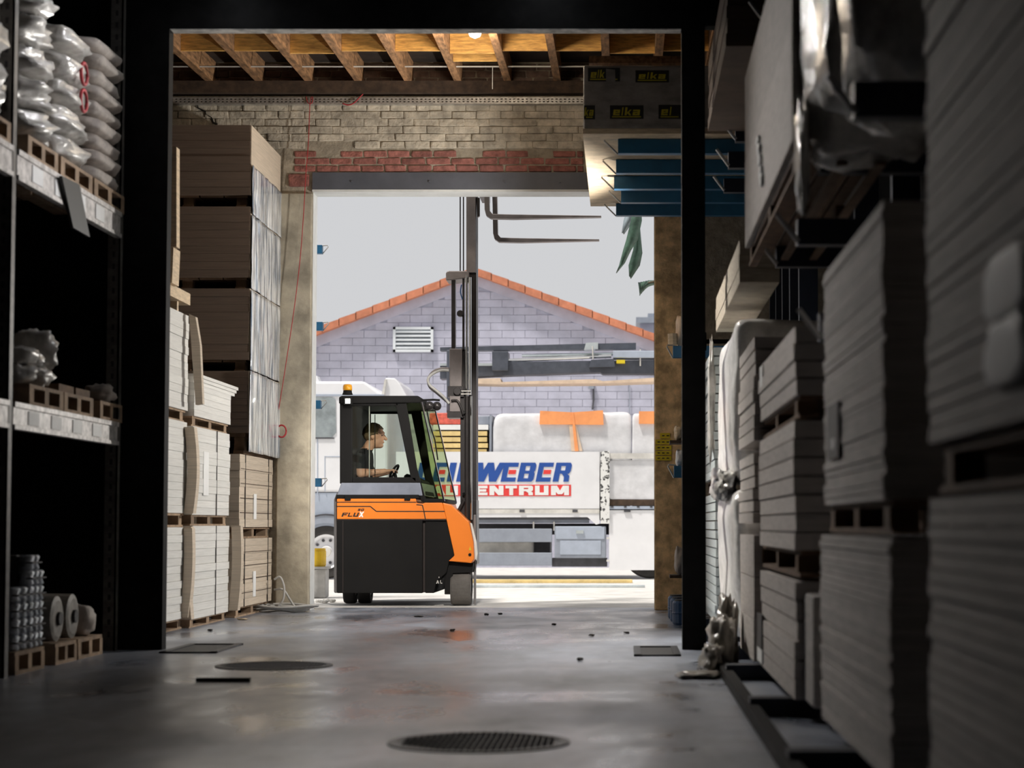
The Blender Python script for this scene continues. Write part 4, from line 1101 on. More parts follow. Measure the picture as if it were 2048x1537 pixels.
# ================================================================== LEFT STACKS BY THE GATE
X2 = -3.76
D20, D21 = DX(494, X2), DX(556, X2) - .05
def zz(py, d=None): return ZP(py, d or D20)
GL = 'tall column of board stacks left of the gate'
ordn = ['topmost', 'second from the top', 'third from the top', 'fourth from the top', 'second from the floor', 'lowest']
lv = [(250, 390, 'board_brown'), (413, 555, 'board_brown'), (577, 720, 'board_brown'), (742, 866, 'board_brown'), (908, 1055, 'board_beige'), (1078, 1216, 'board_beige')]
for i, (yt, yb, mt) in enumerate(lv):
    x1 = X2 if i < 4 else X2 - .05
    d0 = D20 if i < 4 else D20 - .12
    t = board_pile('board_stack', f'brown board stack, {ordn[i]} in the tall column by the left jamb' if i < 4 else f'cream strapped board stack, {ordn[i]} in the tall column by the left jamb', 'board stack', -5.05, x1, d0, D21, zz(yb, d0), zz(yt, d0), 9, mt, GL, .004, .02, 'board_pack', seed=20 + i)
    if i < 4: pbox('lit_side_sheet', 'board_beige', t, x1 + .002, x1 + .009, d0 + .01, D21 - .01, zz(yb, d0), zz(yt, d0))  # pale sheet puts the daylight on this side of the stack into colour
    if i >= 4:
        for yy in (d0 + .28, D21 - .25):
            pbox('strap', 'tag_dark', t, x1 - .002, x1 + .007, yy - .008, yy + .008, zz(yb, d0), zz(yt, d0))
        zb_ = zz(yb, d0); h_ = zz(yt, d0) - zb_
        for k in range(1, 5): pbox('strap_line', 'timber_dark', t, x1 - .002, x1 + .006, d0 + .05, D21 - .05, zb_ + h_ * k / 5 - .003, zb_ + h_ * k / 5 + .003)
        pbox('sticker', 'paper_white', t, x1, x1 + .009, d0 + .72, d0 + .86, zb_ + .08, zb_ + .34)
    nb_ = lv[i + 1][0] if i < 5 else 1237
    pallet(f'pallet under the {ordn[i]} stack of the column by the left jamb', -5.0, x1 - .02, d0 + .03, D21, zz(nb_, d0) + (.0 if i < 5 else 0) if i < 5 else 0.0, zz(yb, d0), 'pallets in the tall column', 'pallet_dark' if i < 4 else 'pallet_wood')
# shiny stretch film hung over the aisle side of the column
fx = X2 + .012
rf = random.Random(5)
def film(label, zt, zb, d0, d1, seed):
    nu, nv = 26, 20
    vs, fs = [], []
    for j in range(nv + 1):
        for i in range(nu + 1):
            u, v = i / nu, j / nv
            y = d0 + (d1 - d0) * u; z = zt + (zb - zt) * v
            dx = .010 * mnoise.noise(Vector((u * 9 + seed, v * 1.6, seed))) + .006 * mnoise.noise(Vector((u * 22, v * 4, seed)))
            ed = .012 * mnoise.noise(Vector((u * 6, seed, 3))) if j in (0, nv) else 0
            vs.append((fx + .012 + dx, y, z + ed))
    for j in range(nv):
        for i in range(nu): fs.append((j * (nu + 1) + i, j * (nu + 1) + i + 1, (j + 1) * (nu + 1) + i + 1, (j + 1) * (nu + 1) + i))
    o = MB().add(vs, fs).build('stretch_film', 'film_white', smooth=True)
    md = o.modifiers.new('t', 'SOLIDIFY'); md.thickness = .004
    return tag(o, label, 'plastic film', 'stretch films on the tall column')
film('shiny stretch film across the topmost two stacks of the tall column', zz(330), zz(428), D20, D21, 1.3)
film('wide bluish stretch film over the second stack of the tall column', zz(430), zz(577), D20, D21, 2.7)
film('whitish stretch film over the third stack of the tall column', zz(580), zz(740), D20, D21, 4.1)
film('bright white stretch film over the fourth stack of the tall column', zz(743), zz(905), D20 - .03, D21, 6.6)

# white plasterboard stacks nearer the portal
XA, XB = -3.90, -3.85
A0, A1 = 15.5, DX(374, XA)
B0, B1 = DX(386, XB), DX(459, XB)
GW = 'white plasterboard stacks beside the portal'
za_ = lambda py: ZP(py, 16.6)
zb2 = lambda py: ZP(py, B0)
levA = [('lowest', 1055, 1245), ('middle', 836, 1026), ('leaning topmost', 613, 812)]
for k, (nm, yt, yb) in enumerate(levA):
    t = board_pile('plasterboard_stack', f'{nm} white plasterboard stack directly behind the left portal post', 'board stack', -5.1, XA, A0, A1, za_(yb), za_(yt), 12, 'board_white', GW, .006, .03, 'board', seed=40 + k)
tA = t
levB = [('lowest', 1052, 1240, 1262), ('middle', 852, 1030, 1052), ('topmost', 752, 832, 852)]
for k, (nm, yt, yb, yp) in enumerate(levB):
    w_ = 12 if k < 2 else 6
    t = board_pile('plasterboard_stack', f'{nm} white plasterboard stack in the second column, next to the cream strapped stacks' if k < 2 else 'short topmost white stack with overhanging boards beside the brown column', 'board stack', -5.0, XB, B0, B1, zb2(yb), zb2(yt), w_, 'board_white', GW, .006, .03, 'board', seed=50 + k)
    if k < 2:
        ym = B0 + .62 * (B1 - B0)
        pbox('strap', 'tag_dark', t, XB, XB + .008, ym - .006, ym + .006, zb2(yb), zb2(yt))
        if k == 1: pbox('sticker', 'paper_white', t, XB, XB + .009, B0 + .4, B0 + .62, zb2(990), zb2(900))
    else:
        for j in range(3):
            pbox('overhanging_board', 'board_white', t, -5.0, XB + .01, B0 + .12, B1 + .34 - .09 * j, zb2(yt) - .035 * j + .0, zb2(yt) - .035 * j + .03)
    pallet(f'pallet under the {nm} white stack of the second column', -4.95, XB - .01, B0 + .02, B1 - .02, zb2(yp) if k else 0.0, zb2(yb), 'pallets under the white stacks', 'pallet_wood')
for k, (nm, yb, yp) in enumerate((('lowest', 1245, 1266), ('middle', 1026, 1055), ('topmost', 812, 836))):
    pallet(f'pallet under the {nm} white stack behind the portal post', -5.05, XA - .01, A0 + .02, A1 - .02, za_(yp) if k else 0.0, za_(yb), 'pallets under the white stacks', 'pallet_wood')
# bowed end boards standing between the piles
def bowed(label, x_foot, d, zb_, zt_, w_, bow, lean, mat='board_beige'):
    n = 14; left, right = [], []
    for k in range(n + 1):
        t = k / n
        z = zb_ + (zt_ - zb_) * t
        x = x_foot + bow * math.sin(math.pi * t) + lean * t
        left.append((x, z)); right.append((x + w_, z))
    mb = MB()
    for k in range(n):
        mb.prism([left[k], right[k], right[k + 1], left[k + 1]], d, d + .12)
    return tag(mb.build('edge_board', mat), label, 'edge board', 'bowed edge boards between the white stacks')
dB0 = B0 - .14
bowed('cream bowed edge board beside the lowest white stack, nearer one', XA - .02, dB0 - .03, za_(1243), za_(1057), .075, .02, .03)
bowed('cream bowed edge board beside the lowest white stack, farther one', XB - .07, dB0 + .0, zb2(1238), zb2(1054), .10, -.02, -.01)
bowed('cream bowed edge board at the middle white stack', XA + .0, dB0 + .0, zb2(1028), zb2(856), .085, .03, -.0)
bowed('cream edge board at the outer end of the lowest white stack', XB + .0, B1 + .01, zb2(1238), zb2(1052), .09, .02, .02)
# long pale sheet leaning off the topmost stack
lp = MB().prism(poly_px([(391, 810), (405, 808), (400, 690), (391, 634), (378, 628)], B0 - .2), B0 - .2, B0 - .12).build('loose_sheet', 'board_beige', tA)
tk = thing('capping_timber', 'pale thick timber capping the topmost white stack by the portal post', 'timber', (XA - .1, (A0 + A1) / 2, za_(612)))
pbox('beam', 'pale_wood', tk, XA - .30, XA - .0, A0, A1 + .05, za_(590), za_(566))
for f_ in (.15, .5, .86): pbox('spacer', 'pale_wood', tk, XA - .25, XA - .04, A0 + (A1 - A0) * f_ - .03, A0 + (A1 - A0) * f_ + .03, za_(613), za_(590))
# upright boards glimpsed above
tag(MB().prism(poly_px([(318, 494), (318, 286), (353, 294), (353, 494)], 16.6), 16.6, 16.72).build('upright_board', 'pale_wood'), 'pale upright board high behind the left portal post', 'board')
tag(MB().prism(poly_px([(310, 566), (310, 494), (347, 495), (344, 566)], 16.5), 16.5, 16.75).build('crate_side', 'pale_wood'), 'small pale crate above the capping timber at the portal post', 'crate')

# red cord, hose coil, thin cable
def wpath(pts, d): return [(*(lambda q: (q[0], d, q[1]))(P(x, y, d)),) for x, y in pts]
def smooth(pts, n=6):
    out = []
    for i in range(len(pts) - 1):
        p0 = pts[max(i - 1, 0)]; p1 = pts[i]; p2 = pts[i + 1]; p3 = pts[min(i + 2, len(pts) - 1)]
        for k in range(n):
            t = k / n
            out.append(tuple(0.5 * (2 * p1[j] + (p2[j] - p0[j]) * t + (2 * p0[j] - 5 * p1[j] + 4 * p2[j] - p3[j]) * t * t + (3 * p1[j] - p0[j] - 3 * p2[j] + p3[j]) * t ** 3) for j in range(len(p1))))
    return out + [tuple(pts[-1])]
tag(MB().tube(wpath(smooth([(612, 193), (616, 206), (624, 206), (625, 194), (620, 206), (617, 280), (612, 345), (607, 430), (600, 520), (588, 620), (570, 740), (558, 815), (553, 845)]), DW - .14), .0045, 6).build('red_cord', 'cord_red', smooth=True), 'red cord hanging from the cable tray down the left jamb', 'cord')
tag(MB().tube(wpath(smooth([(685, 207), (697, 210), (708, 206), (718, 196), (726, 188)]), DW - .14), .007, 6).build('red_cord', 'cord_red', smooth=True), 'short red cord end looped over the cable tray above the gate', 'cord')
tag(MB().tube([(XP(563, 863, DW - .12) + .05 * math.cos(a), DW - .12, ZP(863, DW - .12) + .065 * math.sin(a)) for a in [2 * math.pi * k / 20 for k in range(21)]], .009, 6).build('cord_loop', 'cord_red', smooth=True), 'small red cord loop hooked on the left jamb', 'cord')
for k in range(4):
    r = .2 + .04 * k
    cx, cy = XP(570, 1222, 20.75) , 20.62
    ps = [(cx + r * 1.15 * math.cos(a) , cy + r * .8 * math.sin(a) , .014 + .018 * k + .01 * math.sin(3 * a + k)) for a in [2 * math.pi * q / 28 for q in range(29)]]
    if k == 0: hs = thing('hose_coil', 'pale grey hose coiled on the floor at the left jamb', 'hose', (cx, cy, 0))
    MB().tube(ps, .013, 7).build('coil', 'hose_grey', hs, smooth=True)
MB().tube([(*(lambda q: (q[0], 20.72, q[1]))(P(x, y, 20.72)),) for x, y in smooth([(548, 1160), (560, 1155), (568, 1175), (566, 1200), (556, 1213)])], .012, 7).build('hose_end', 'hose_grey', hs, smooth=True)
MB().tube([(*(lambda q: (q[0], 20.76, q[1]))(P(x, y, 20.76)),) for x, y in smooth([(548, 1180), (566, 1180), (580, 1200), (590, 1214), (606, 1219)])], .012, 7).build('hose_end', 'hose_grey', hs, smooth=True)
tag(MB().tube([(XL, 20.3, ZP(133, 20.3)), (XR, 20.3, ZP(133, 20.3))], .009, 6).build('ceiling_cable', 'cable_white'), 'thin pale cable stretched across below the roof joists', 'cable')
tag(MB().box(XP(985, 135, 20.3) - .004, XP(985, 135, 20.3) + .004, 20.3, 20.31, ZP(178, 20.3), ZP(133, 20.3)).build('cable_dropper', 'cable_white'), 'short thin wire hanging from the pale ceiling cable', 'wire')

# ================================================================== CANTILEVER RACKS
def arm(parent, x_end, x_root, d, z_top, h, w_, mat, peg=True, pegmat='wire_steel', pegr=.008, side=-1, out=.12, name='arm'):
    o = MB().box(x_end, x_root, d, d + w_, z_top - h, z_top).build(name, mat, parent, bevel=.004)
    if peg:
        pts = [(x_end, d + w_ / 2, z_top - h), (x_end + side * out, d + w_ / 2, z_top - .005), (x_end + side * out * .9, d + w_ / 2, z_top + .012), (x_end + .02 * -side, d + w_ / 2, z_top + .008)]
        MB().tube(pts, pegr, 6).build('end_stop', pegmat, o)
    return o
# rack behind the portal on the right, carrying the printed stack
crk = thing('cantilever_rack', 'blue cantilever rack with hooked arms high beside the gate', 'rack', (1.2, 18.5, 0))
zA = ZP(278, 16.7)
ends = [(1236, 278), (1232, 319), (1228, 352), (1242, 380), (1232, 407)]
for px, py in ends:
    d = (zA - CH) * F / (HZ - py) ; d = 16.7 * (ZP(278, 16.7) - CH) / max(.1, (ZP(py, 16.7) - CH))
    arm(crk, XP(px, py, d), 1.5, d, zA, .125, .10, 'arm_blue')
    MB().box(1.5, 1.66, d, d + .1, 0, 5.2).build('column', 'arm_dark', crk)
# small hooked arms lower down, seen between jamb and post
for (px, py, d) in ((1346, 692, 19.5), (1348, 932, 19.5)):
    arm(crk, XP(px, py, d), 1.5, d, ZP(py, d), .12, .10, 'arm_blue', out=.06)
wr = thing('wrapped_stack', 'film-wrapped board stack printed with black and yellow name labels on the blue arms', 'board stack', (.5, 18.4, zA + .06))
wx0 = XP(1167, 200, 16.55); wz0, wz1 = ZP(269, 16.5), ZP(131, 16.5)
pk = MB().box(wx0, 1.45, 16.5, 20.3, zA + .05, wz1).build('wrapped_pack', 'wrap_grey', wr, bevel=.015)
bp_ = MB().box(wx0 - .005, 1.45, 16.5, 20.3, zA + .004, zA + .05).build('base_board', 'pale_wood', wr)
def elka(x0, y0, x1, y1, chars, patch=None):
    d = 16.5
    MB().prism(poly_px(rect(x0, y0, x1, y1), d), d - .004, d).build('label', 'label_black', wr)
    wd = x1 - x0
    inn = MB()
    for a in (rect(x0 + 4, y1 - 5, x1 - 5, y1 - 3),): inn.prism(poly_px(a, d), d - .006, d - .004)
    inn.build('label_line', 'label_yellow', wr)
    for c, a, b in chars:
        m_ = MB()
        for kk, pg in enumerate(glyph(c, .32, .2)): m_.prism(poly_px([(a + u * (b - a) + v * 2, (y1 - 7) + v * (y0 + 4 - (y1 - 7))) for u, v in pg], d), d - .007 - .0006 * kk, d - .004)
        m_.build('letter', 'label_yellow', wr)
    if patch: MB().prism(poly_px(patch, d), d - .009, d - .005).build('paper_note', 'wrap_grey', wr)
elka(1176, 136, 1240, 163, [('e', 1181, 1192), ('l', 1194, 1197), ('k', 1199, 1208)], [(1212, 170), (1212, 138), (1230, 140), (1231, 168)])
elka(1271, 141, 1338, 165, [('e', 1277, 1290), ('l', 1293, 1297), ('k', 1300, 1313), ('a', 1316, 1330)])
elka(1168, 211, 1190, 239, [('k', 1168.5, 1176), ('a', 1178, 1186)])
elka(1220, 211, 1287, 238, [('e', 1226, 1239), ('l', 1242, 1246), ('k', 1249, 1262), ('a', 1265, 1279)])
elka(1317, 210, 1362, 238, [('e', 1322, 1335), ('l', 1338, 1342)])
tag(MB().box(XP(1178, 118, 17), XP(1372, 118, 17), 17.0, 17.1, ZP(126, 17), ZP(112, 17)).build('cross_timber', 'joist_wood'), 'brown timber bar lying across the printed stack', 'timber')
MB().box(1.5, 1.66, 16.5, 20.3, 5.2, 5.3)

# odd goods between right jamb and portal post
gd = 19.6
tag(MB().tube(wpath([(1345, 668), (1346, 690)], gd), .05, 8).build('timber_offcut', 'pale_wood'), 'short pale offcut on the upper small hook right of the jamb', 'timber')
for k, (a, b, c, e, lb) in enumerate(((1352, 632, 1366, 690, 'pinkish wrapped bundle on the upper small hook by the post'), (1349, 852, 1366, 880, 'pale wooden slats at mid height by the post'), (1352, 900, 1366, 932, 'crumpled white scrap on the lower small hook by the post'), (1350, 1095, 1368, 1150, 'pale paper roll low beside the portal post'))):
    x0, z0 = P(a, e, gd); x1, z1 = P(c, b, gd)
    bag('goods_bundle', lb, 'bundle', (x0 + x1) / 2, gd + .1, z0, x1 - x0, .25, z1 - z0, ('beige_board', 'pale_wood', 'film_pale', 'paper_bag')[k], 60 + k, 'odd goods beside the portal post', .25, .6)
def goods_shelf(py, nm, lb):
    x0, z0 = P(1340, py, gd); 
    tag(MB().box(x0, 1.45, gd, gd + .35, z0 - .03, z0).build('rack_shelf', 'timber_dark'), lb, 'shelf')
for k, py in enumerate((881, 1151)):
    goods_shelf(py, k, ('narrow wooden shelf at mid height beside the portal post', 'narrow wooden shelf low beside the portal post')[k])
for k in range(3):
    x, d = XP(1350 + 5 * k, 1220, 19.2 - .6 * k), 19.2 - .6 * k
    b = thing('barrel', ('farthest small blue drum on the floor by the right jamb', 'middle small blue drum on the floor by the right jamb', 'nearest small blue drum on the floor by the portal post')[k], 'drum', (x, d, 0), 'blue drums at the right jamb')
    MB().lathe([(.10, 0), (.11, .02), (.11, .1), (.115, .11), (.11, .12), (.11, .2), (.1, .22)], (x + .04, d, 0), 'Z', 18).build('body', 'barrel_blue', b)
    MB().lathe([(.09, 0), (.09, .012), (.02, .015)], (x + .04, d, .221), 'Z', 18).build('lid', 'label_black', b)
# yellow plates on the right jamb
for k, (y0, y1) in enumerate(((866, 878), (879, 890), (891, 901), (902, 911), (912, 922))):
    x0, x1 = (1320, 1340) if k == 0 else (1311, 1343)
    sg = thing('yellow_plate', ('small top yellow plate on the right jamb', 'second yellow plate from the top on the right jamb', 'middle yellow plate on the right jamb', 'fourth yellow plate from the top on the right jamb', 'bottom yellow plate on the right jamb')[k], 'sign', (XP(1326, y1, DW - .06), DW - .06, ZP(y1, DW - .06)), 'yellow plates on the right jamb')
    MB().prism(poly_px(rect(x0, y0 + .6, x1, y1 - .6), DW - .06), DW - .062, DW - .052).build('plate', 'sign_yellow', sg)
    lm = MB()
    for j in range(3 if k else 2):
        lm.prism(poly_px(rect(x0 + 4 + 9 * j, (y0 + y1) / 2 - 1, x0 + 9 + 9 * j, (y0 + y1) / 2 + 1), DW - .06), DW - .065, DW - .062)
    o = lm.build('print_marks', 'tag_dark', sg); o['kind'] = 'stuff'

# outdoor rack arm ends left of the gate
orx = thing('outdoor_rack', 'outdoor cantilever rack whose blue arm ends poke past the left jamb', 'rack', (XP(560, 1100, 24), 24, 0))
for k, (px, py) in enumerate(((644, 490), (645, 644), (641, 801), (642, 957))):
    d = 24.0
    xe = XP(px, py, d)
    a = MB().box(xe - 1.3, xe, d, d + .1, ZP(py + 17, d), ZP(py, d)).build('arm', 'arm_blue', orx, bevel=.004)
    MB().tube([(xe, d + .05, ZP(py + 17, d)), (xe + .07, d + .05, ZP(py + 3, d)), (xe + .06, d + .05, ZP(py, d)), (xe - .02, d + .05, ZP(py + 1, d))], .007, 6).build('end_stop', 'wire_steel', a)
MB().box(XP(520, 1100, 24) - .2, XP(520, 1100, 24), 24, 24.15, 0, 4.6).build('column', 'arm_blue', orx)

# right-hand rack in the dark hall
rrk = thing('cantilever_rack', 'dark cantilever rack with pale pegs along the right side of the aisle', 'rack', (1.8, 10.5, 0))
pegs = [(1498, 5, 1528, 45), (1478, 102, 1505, 138), (1462, 170, 1488, 203), (1446, 248, 1471, 280), (1433, 300, 1457, 333), (1427, 354, 1448, 382), (1553, 432, 1595, 485), (1520, 488, 1553, 530), (1595, 620, 1640, 678), (1655, 155, 1708, 228), (1592, 285, 1640, 340), (1745, 5, 1790, 45)]
for (a, b, c, e) in pegs:
    d = .125 * F / (e - b)
    d = min(max(d, 5.2), 16.5)
    x0, z0 = P(a, b, d); x1, z1 = P(c, e, d)
    ao = MB().box(x1, 1.95, d, d + .09, z1 - .01, z0 - .012).build('arm', 'arm_dark', rrk)
    MB().tube([(x0, d - .03, z0), (x1, d - .03, z1)], .012, 8).build('end_peg', 'peg_pale', ao)
for d in (5.4, 7.6, 9.8, 12.0, 14.1, 16.4):
    MB().box(1.95, 2.15, d, d + .14, 0, 5.4).build('column', 'arm_dark', rrk)
for d in (5.0, 7.2, 9.4, 11.6, 13.4, 15.4, 17.2):
    MB().box(.60, 2.15, d, d + .14, 0, .09).build('base_foot', 'arm_dark', rrk)
tag(MB().box(.58, .64, 4.0, 13.2, 0, .06).build('rack_kerb', 'black_steel'), 'low black kerb rail along the foot of the right rack', 'rail')

GR = 'board stacks on the right side of the aisle'
def rstack(nm, label, X, pn, pf, zb_, zt_, n, mat, seed, jit=.008, gap=.14, xr=1.75, dn=None, dfar=None):
    d0 = dn or DX(pn, X); d1 = dfar or DX(pf, X)
    return board_pile('board_stack', label, 'board stack', X, xr, d0, d1, zb_, zt_, n, mat, GR, jit, gap, 'board', seed)
s = rstack('', 'pale bluish board stack, upper one just past the right portal post', .72, 1429, 1408, 1.30, 2.36, 14, 'board_blue', 1)
s = rstack('', 'pale bluish board stack, lower one just past the right portal post', .72, 1431, 1408, .14, 1.18, 14, 'board_blue', 2)
s = rstack('', 'beige-grey stack of thin boards, upper one behind the film-wrapped column', .77, 1509, 1479, 1.42, 2.05, 8, 'board_grey', 3)
s = rstack('', 'beige-grey stack of thin boards, middle one behind the film-wrapped column', .77, 1507, 1479, .93, 1.36, 6, 'board_grey', 4)
s = rstack('', 'beige-grey smooth stack, lowest one behind the film-wrapped column', .77, 1506, 1479, .10, .86, 3, 'board_grey', 5, gap=.02)
s = rstack('', 'grey stack of four thick boards with a pale tag, above head-high gap', 0.80, 1592, 1514, 1.53, 1.86, 4, 'board_grey', 6, gap=.1, dfar=11.55)
pbox('tag', 'paper_white', s, .79, .798, 11.2, 11.4, 1.72, 1.84)
s = rstack('', 'grey stack of thick boards at chest height in mid aisle', .80, 1590, 1506, .80, 1.42, 7, 'board_grey', 7, gap=.1, dfar=11.55)
s = rstack('', 'grey stack of thick boards near the floor with a dark-topped label', .80, 1590, 1512, .10, .66, 6, 'board_grey', 8, gap=.1, dfar=11.55)
pbox('label_top', 'tag_dark', s, .785, .798, 11.25, 11.65, .20, .40); pbox('label_foot', 'paper_white', s, .785, .798, 11.25, 11.65, .12, .20)
tag(MB().box(.84, .95, 8.75, 9.15, .10, .60).build('board_offcut', 'board_dim', bevel=.01), 'narrow brownish board on end between two right-hand stacks', 'board')
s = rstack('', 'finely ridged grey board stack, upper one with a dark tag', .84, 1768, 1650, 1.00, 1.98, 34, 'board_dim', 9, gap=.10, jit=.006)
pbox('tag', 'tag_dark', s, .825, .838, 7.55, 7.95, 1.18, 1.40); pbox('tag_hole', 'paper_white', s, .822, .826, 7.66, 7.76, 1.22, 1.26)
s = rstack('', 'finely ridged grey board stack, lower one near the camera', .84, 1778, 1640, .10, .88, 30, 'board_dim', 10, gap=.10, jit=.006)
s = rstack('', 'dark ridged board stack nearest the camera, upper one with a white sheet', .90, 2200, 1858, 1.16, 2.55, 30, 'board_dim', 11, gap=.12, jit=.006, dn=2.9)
x_, z_ = .89, 0
for k, (a0, a1, b0, b1) in enumerate(((1977, 2060, 500, 640), (1977, 2060, 640, 770))):
    da, db = DX(a1, .89), DX(a0, .89)
    dm = (da + db) / 2
    bag('sheet', '', '', .885, dm, ZP(b1, dm), .02, db - da, ZP(b0, dm) - ZP(b1, dm), 'paper_white', 70 + k, None, .15, .6, parent=s)
s = rstack('', 'dark ridged board stack nearest the camera, lower one', .90, 2200, 1858, .10, 1.00, 22, 'board_dim', 12, gap=.12, jit=.006, dn=2.9)
s = rstack('', 'tall smooth brown-grey stack high on the pegs with a row of white dots', .74, 1588, 1492, 2.62, 3.68, 2, 'board_grey', 13, gap=.003, jit=.002, xr=1.2)
for k, (py, r) in enumerate(((282, .030), (302, .040), (322, .036), (346, .038), (360, .034))):
    d = DX(1522 + 1.5 * k, .735)
    bag('white_dot', '', '', .73, d, ZP(py, d) - r, .03, r * 3.2, r * 2, 'paper_white', 80 + k, None, .2, .8, parent=s)
s = rstack('', 'brown board stack highest up beside the right portal post', .66, 1456, 1419, 4.02, 4.56, 6, 'board_brown', 14, gap=.05)
s = rstack('', 'pale sawn-timber stack resting on pegs above the film-wrapped column', .74, 1478, 1431, 2.50, 2.78, 3, 'dull_wood', 15, gap=.03, xr=1.0)
# bearers and pallets under the right stacks
for k, (X, dn, df, z0, z1, nm) in enumerate(((.72, 15.5, 17.7, 1.19, 1.30, 'bearer pallet between the two pale bluish stacks'), (.80, 9.2, 11.9, 1.43, 1.53, 'bearer pallet under the four thick grey boards'), (.80, 9.2, 11.9, .67, .80, 'bearer pallet between the thick-board stacks'), (.84, 6.3, 8.2, .89, 1.0, 'bearer pallet between the finely ridged stacks'), (.90, 2.95, 5.7, 1.01, 1.15, 'bearer pallet between the two nearest dark stacks'), (.74, 8.5, 11.9, 2.5, 2.61, 'bearer pallet under the tall smooth stack'))):
    pallet(nm, X + .02, 1.15 if z0 > 2 else 1.7, dn, df, z0, z1, 'bearers under the right-hand stacks', 'pallet_dark')
# bright film-wrapped column
def wrapcol(label, X, d0, d1, z0, z1, seed):
    nu, nv = 34, 26; vs, fs = [], []
    # a wrapped block: box skin with crumpled aisle face
    me = bag_mesh(1.0, d1 - d0, z1 - z0, seed, .05, .14, 44, 30)
    me.v = [(x + X + .5 + .012 * mnoise.noise(Vector((y * 9, z * 7, seed))), y + (d0 + d1) / 2, z + z0) for x, y, z in me.v]
    return tag(me.build('wrapped_block', 'film_bright', smooth=True), label, 'wrapped goods', 'film-wrapped column on the right')
wrapcol('bright crumpled film-wrapped block, upper one right of the portal post', .73, 13.15, 15.45, 1.24, 2.32, 3.3)
wrapcol('bright crumpled film-wrapped block, lower one right of the portal post', .73, 13.15, 15.45, .12, 1.18, 4.4)
bag('torn_film', 'torn clear film bunched between the film-wrapped blocks', 'plastic film', .72, 14.6, 1.12, .14, 1.7, .2, 'film_bag', 91, None, .6, .8)
bag('torn_film', 'torn beige film hanging beside the upper film-wrapped block', 'plastic film', .70, 15.75, 1.5, .06, .2, .85, 'film_bag', 93, None, .5, .7)
# slumped film heap at the foot of the rack
hp = thing('film_heap', 'crumpled beige film slumped onto the floor at the foot of the right rack', 'plastic film', (.5, 12.6, 0))
for k, (px, py, sx, sy, sz, d) in enumerate(((1444, 1330, .16, .5, .34, 12.6), (1422, 1352, .13, .35, .16, 12.2), (1398, 1368, .24, .3, .035, 11.8), (1456, 1300, .12, .3, .42, 12.9))):
    bag('fold', '', '', XP(px, py, d), d, 0.0, sx, sy, sz, 'film_beige', 100 + k, None, .6, .8, parent=hp)
# wrapped sacks hanging high on the right
for k, (px, dd) in enumerate(((1612, 8.9), (1645, 8.1), (1680, 7.5))):
    X = .78
    bag('wrapped_sack', ('greyish film-wrapped sack on the high pegs, farthest of three', 'greyish film-wrapped sack on the high pegs, middle of three', 'greyish film-wrapped sack on the high pegs, nearest of three')[k], 'sack', X + .3, DX(px, X), 2.52, .6, .62, 1.1, 'film_bag', 110 + k, 'film-wrapped sacks on the high pegs', .2, .4)
bag('film_tail', 'pale twisted film tail dangling under the farthest wrapped sack', 'plastic film', .77, DX(1608, .77), 2.30, .05, .25, .45, 'film_bag', 120, None, .4, .7)

# ================================================================== LEFT PALLET RACK
XK = -3.72
rk = thing('pallet_rack', 'galvanised pallet rack along the left side of the dark hall', 'rack', (XK - .5, 12.5, 0))
def upright(d, x):
    o = MB()
    o.box(x - .09, x, d, d + .012, 0, 5.6); o.box(x - .012, x, d, d + .09, 0, 5.6); o.box(x - .09, x, d + .078, d + .09, 0, 5.6)
    u = o.build('upright', 'rack_galvanised', rk)
    hm = MB()
    for k in range(60): hm.box(x - .055, x - .035, d - .003, d + .001, .1 + .09 * k, .14 + .09 * k)
    h = hm.build('slots', 'tag_dark', u); h['kind'] = 'stuff'
for d in (DX(14, XK), DX(14, XK) - 2.8):
    upright(d, XK); upright(d, XK - 1.0)
upright(14.28, XK); upright(14.28, XK - 1.0)
du = DX(14, XK)
def beam(z0, z1, d0, d1):
    for x in (XK, XK - 1.0):
        b = MB()
        b.box(x - .04, x, d0, d1, z0, z1)
        b.box(x, x + .012, d0, d1, z1 - .035, z1); b.box(x, x + .012, d0, d1, z0, z0 + .03)
        o = b.build('beam', 'rack_beam', rk, bevel=.003)
        if x == XK:
            for k in range(4):
                y = d0 + (d1 - d0) * (.12 + .2 * k)
                MB().box(x + .001, x + .006, y, y + .22, z0 + .04, z1 - .045).build('label_strip', 'paper_white', o)
for z0, z1 in ((1.50, 1.67), (3.03, 3.22)):
    beam(z0, z1, du + .1, 14.28); beam(z0, z1, du - 2.7, du)
# goods on the top beam: each sack its own object
GP = 'pallets on the left rack'
def rpal(label, d0, d1, z): return pallet(label, XK - .95, XK + .01, d0, d1, z, z + .13, GP, 'pallet_wood')
rpal('pallet on the upper beam under the crumpled white sacks', DX(45, XK), DX(106, XK), 3.22)
rpal('pallet on the upper beam under the red-marked sacks', DX(112, XK), DX(176, XK), 3.22)
rpal('pallet on the upper beam under the neat paper sacks', DX(180, XK), DX(241, XK), 3.22)
rpal('pallet on the upper beam at the photo edge', DX(-60, XK), DX(10, XK), 3.22)
da, db = DX(42, XK), DX(104, XK)
for k in range(5):
    bag('white_sack', f'crumpled white sack, number {k + 1} from the bottom of the leftmost whole pile' if False else ('crumpled white sack at the bottom of the pile nearest the rack upright', 'crumpled white sack second from the bottom by the rack upright', 'crumpled white sack in the middle of the pile by the rack upright', 'crumpled white sack second from the top by the rack upright', 'crumpled white sack on top of the pile by the rack upright')[k], 'sack', XK - .42, (da + db) / 2 + .03 * (-1) ** k, 3.355 + .2 * k, .86, (db - da) * .84, .21, 'film_bag', 200 + k, 'crumpled white sacks on the upper beam', .34, .55)
da, db = DX(110, XK), DX(178, XK)
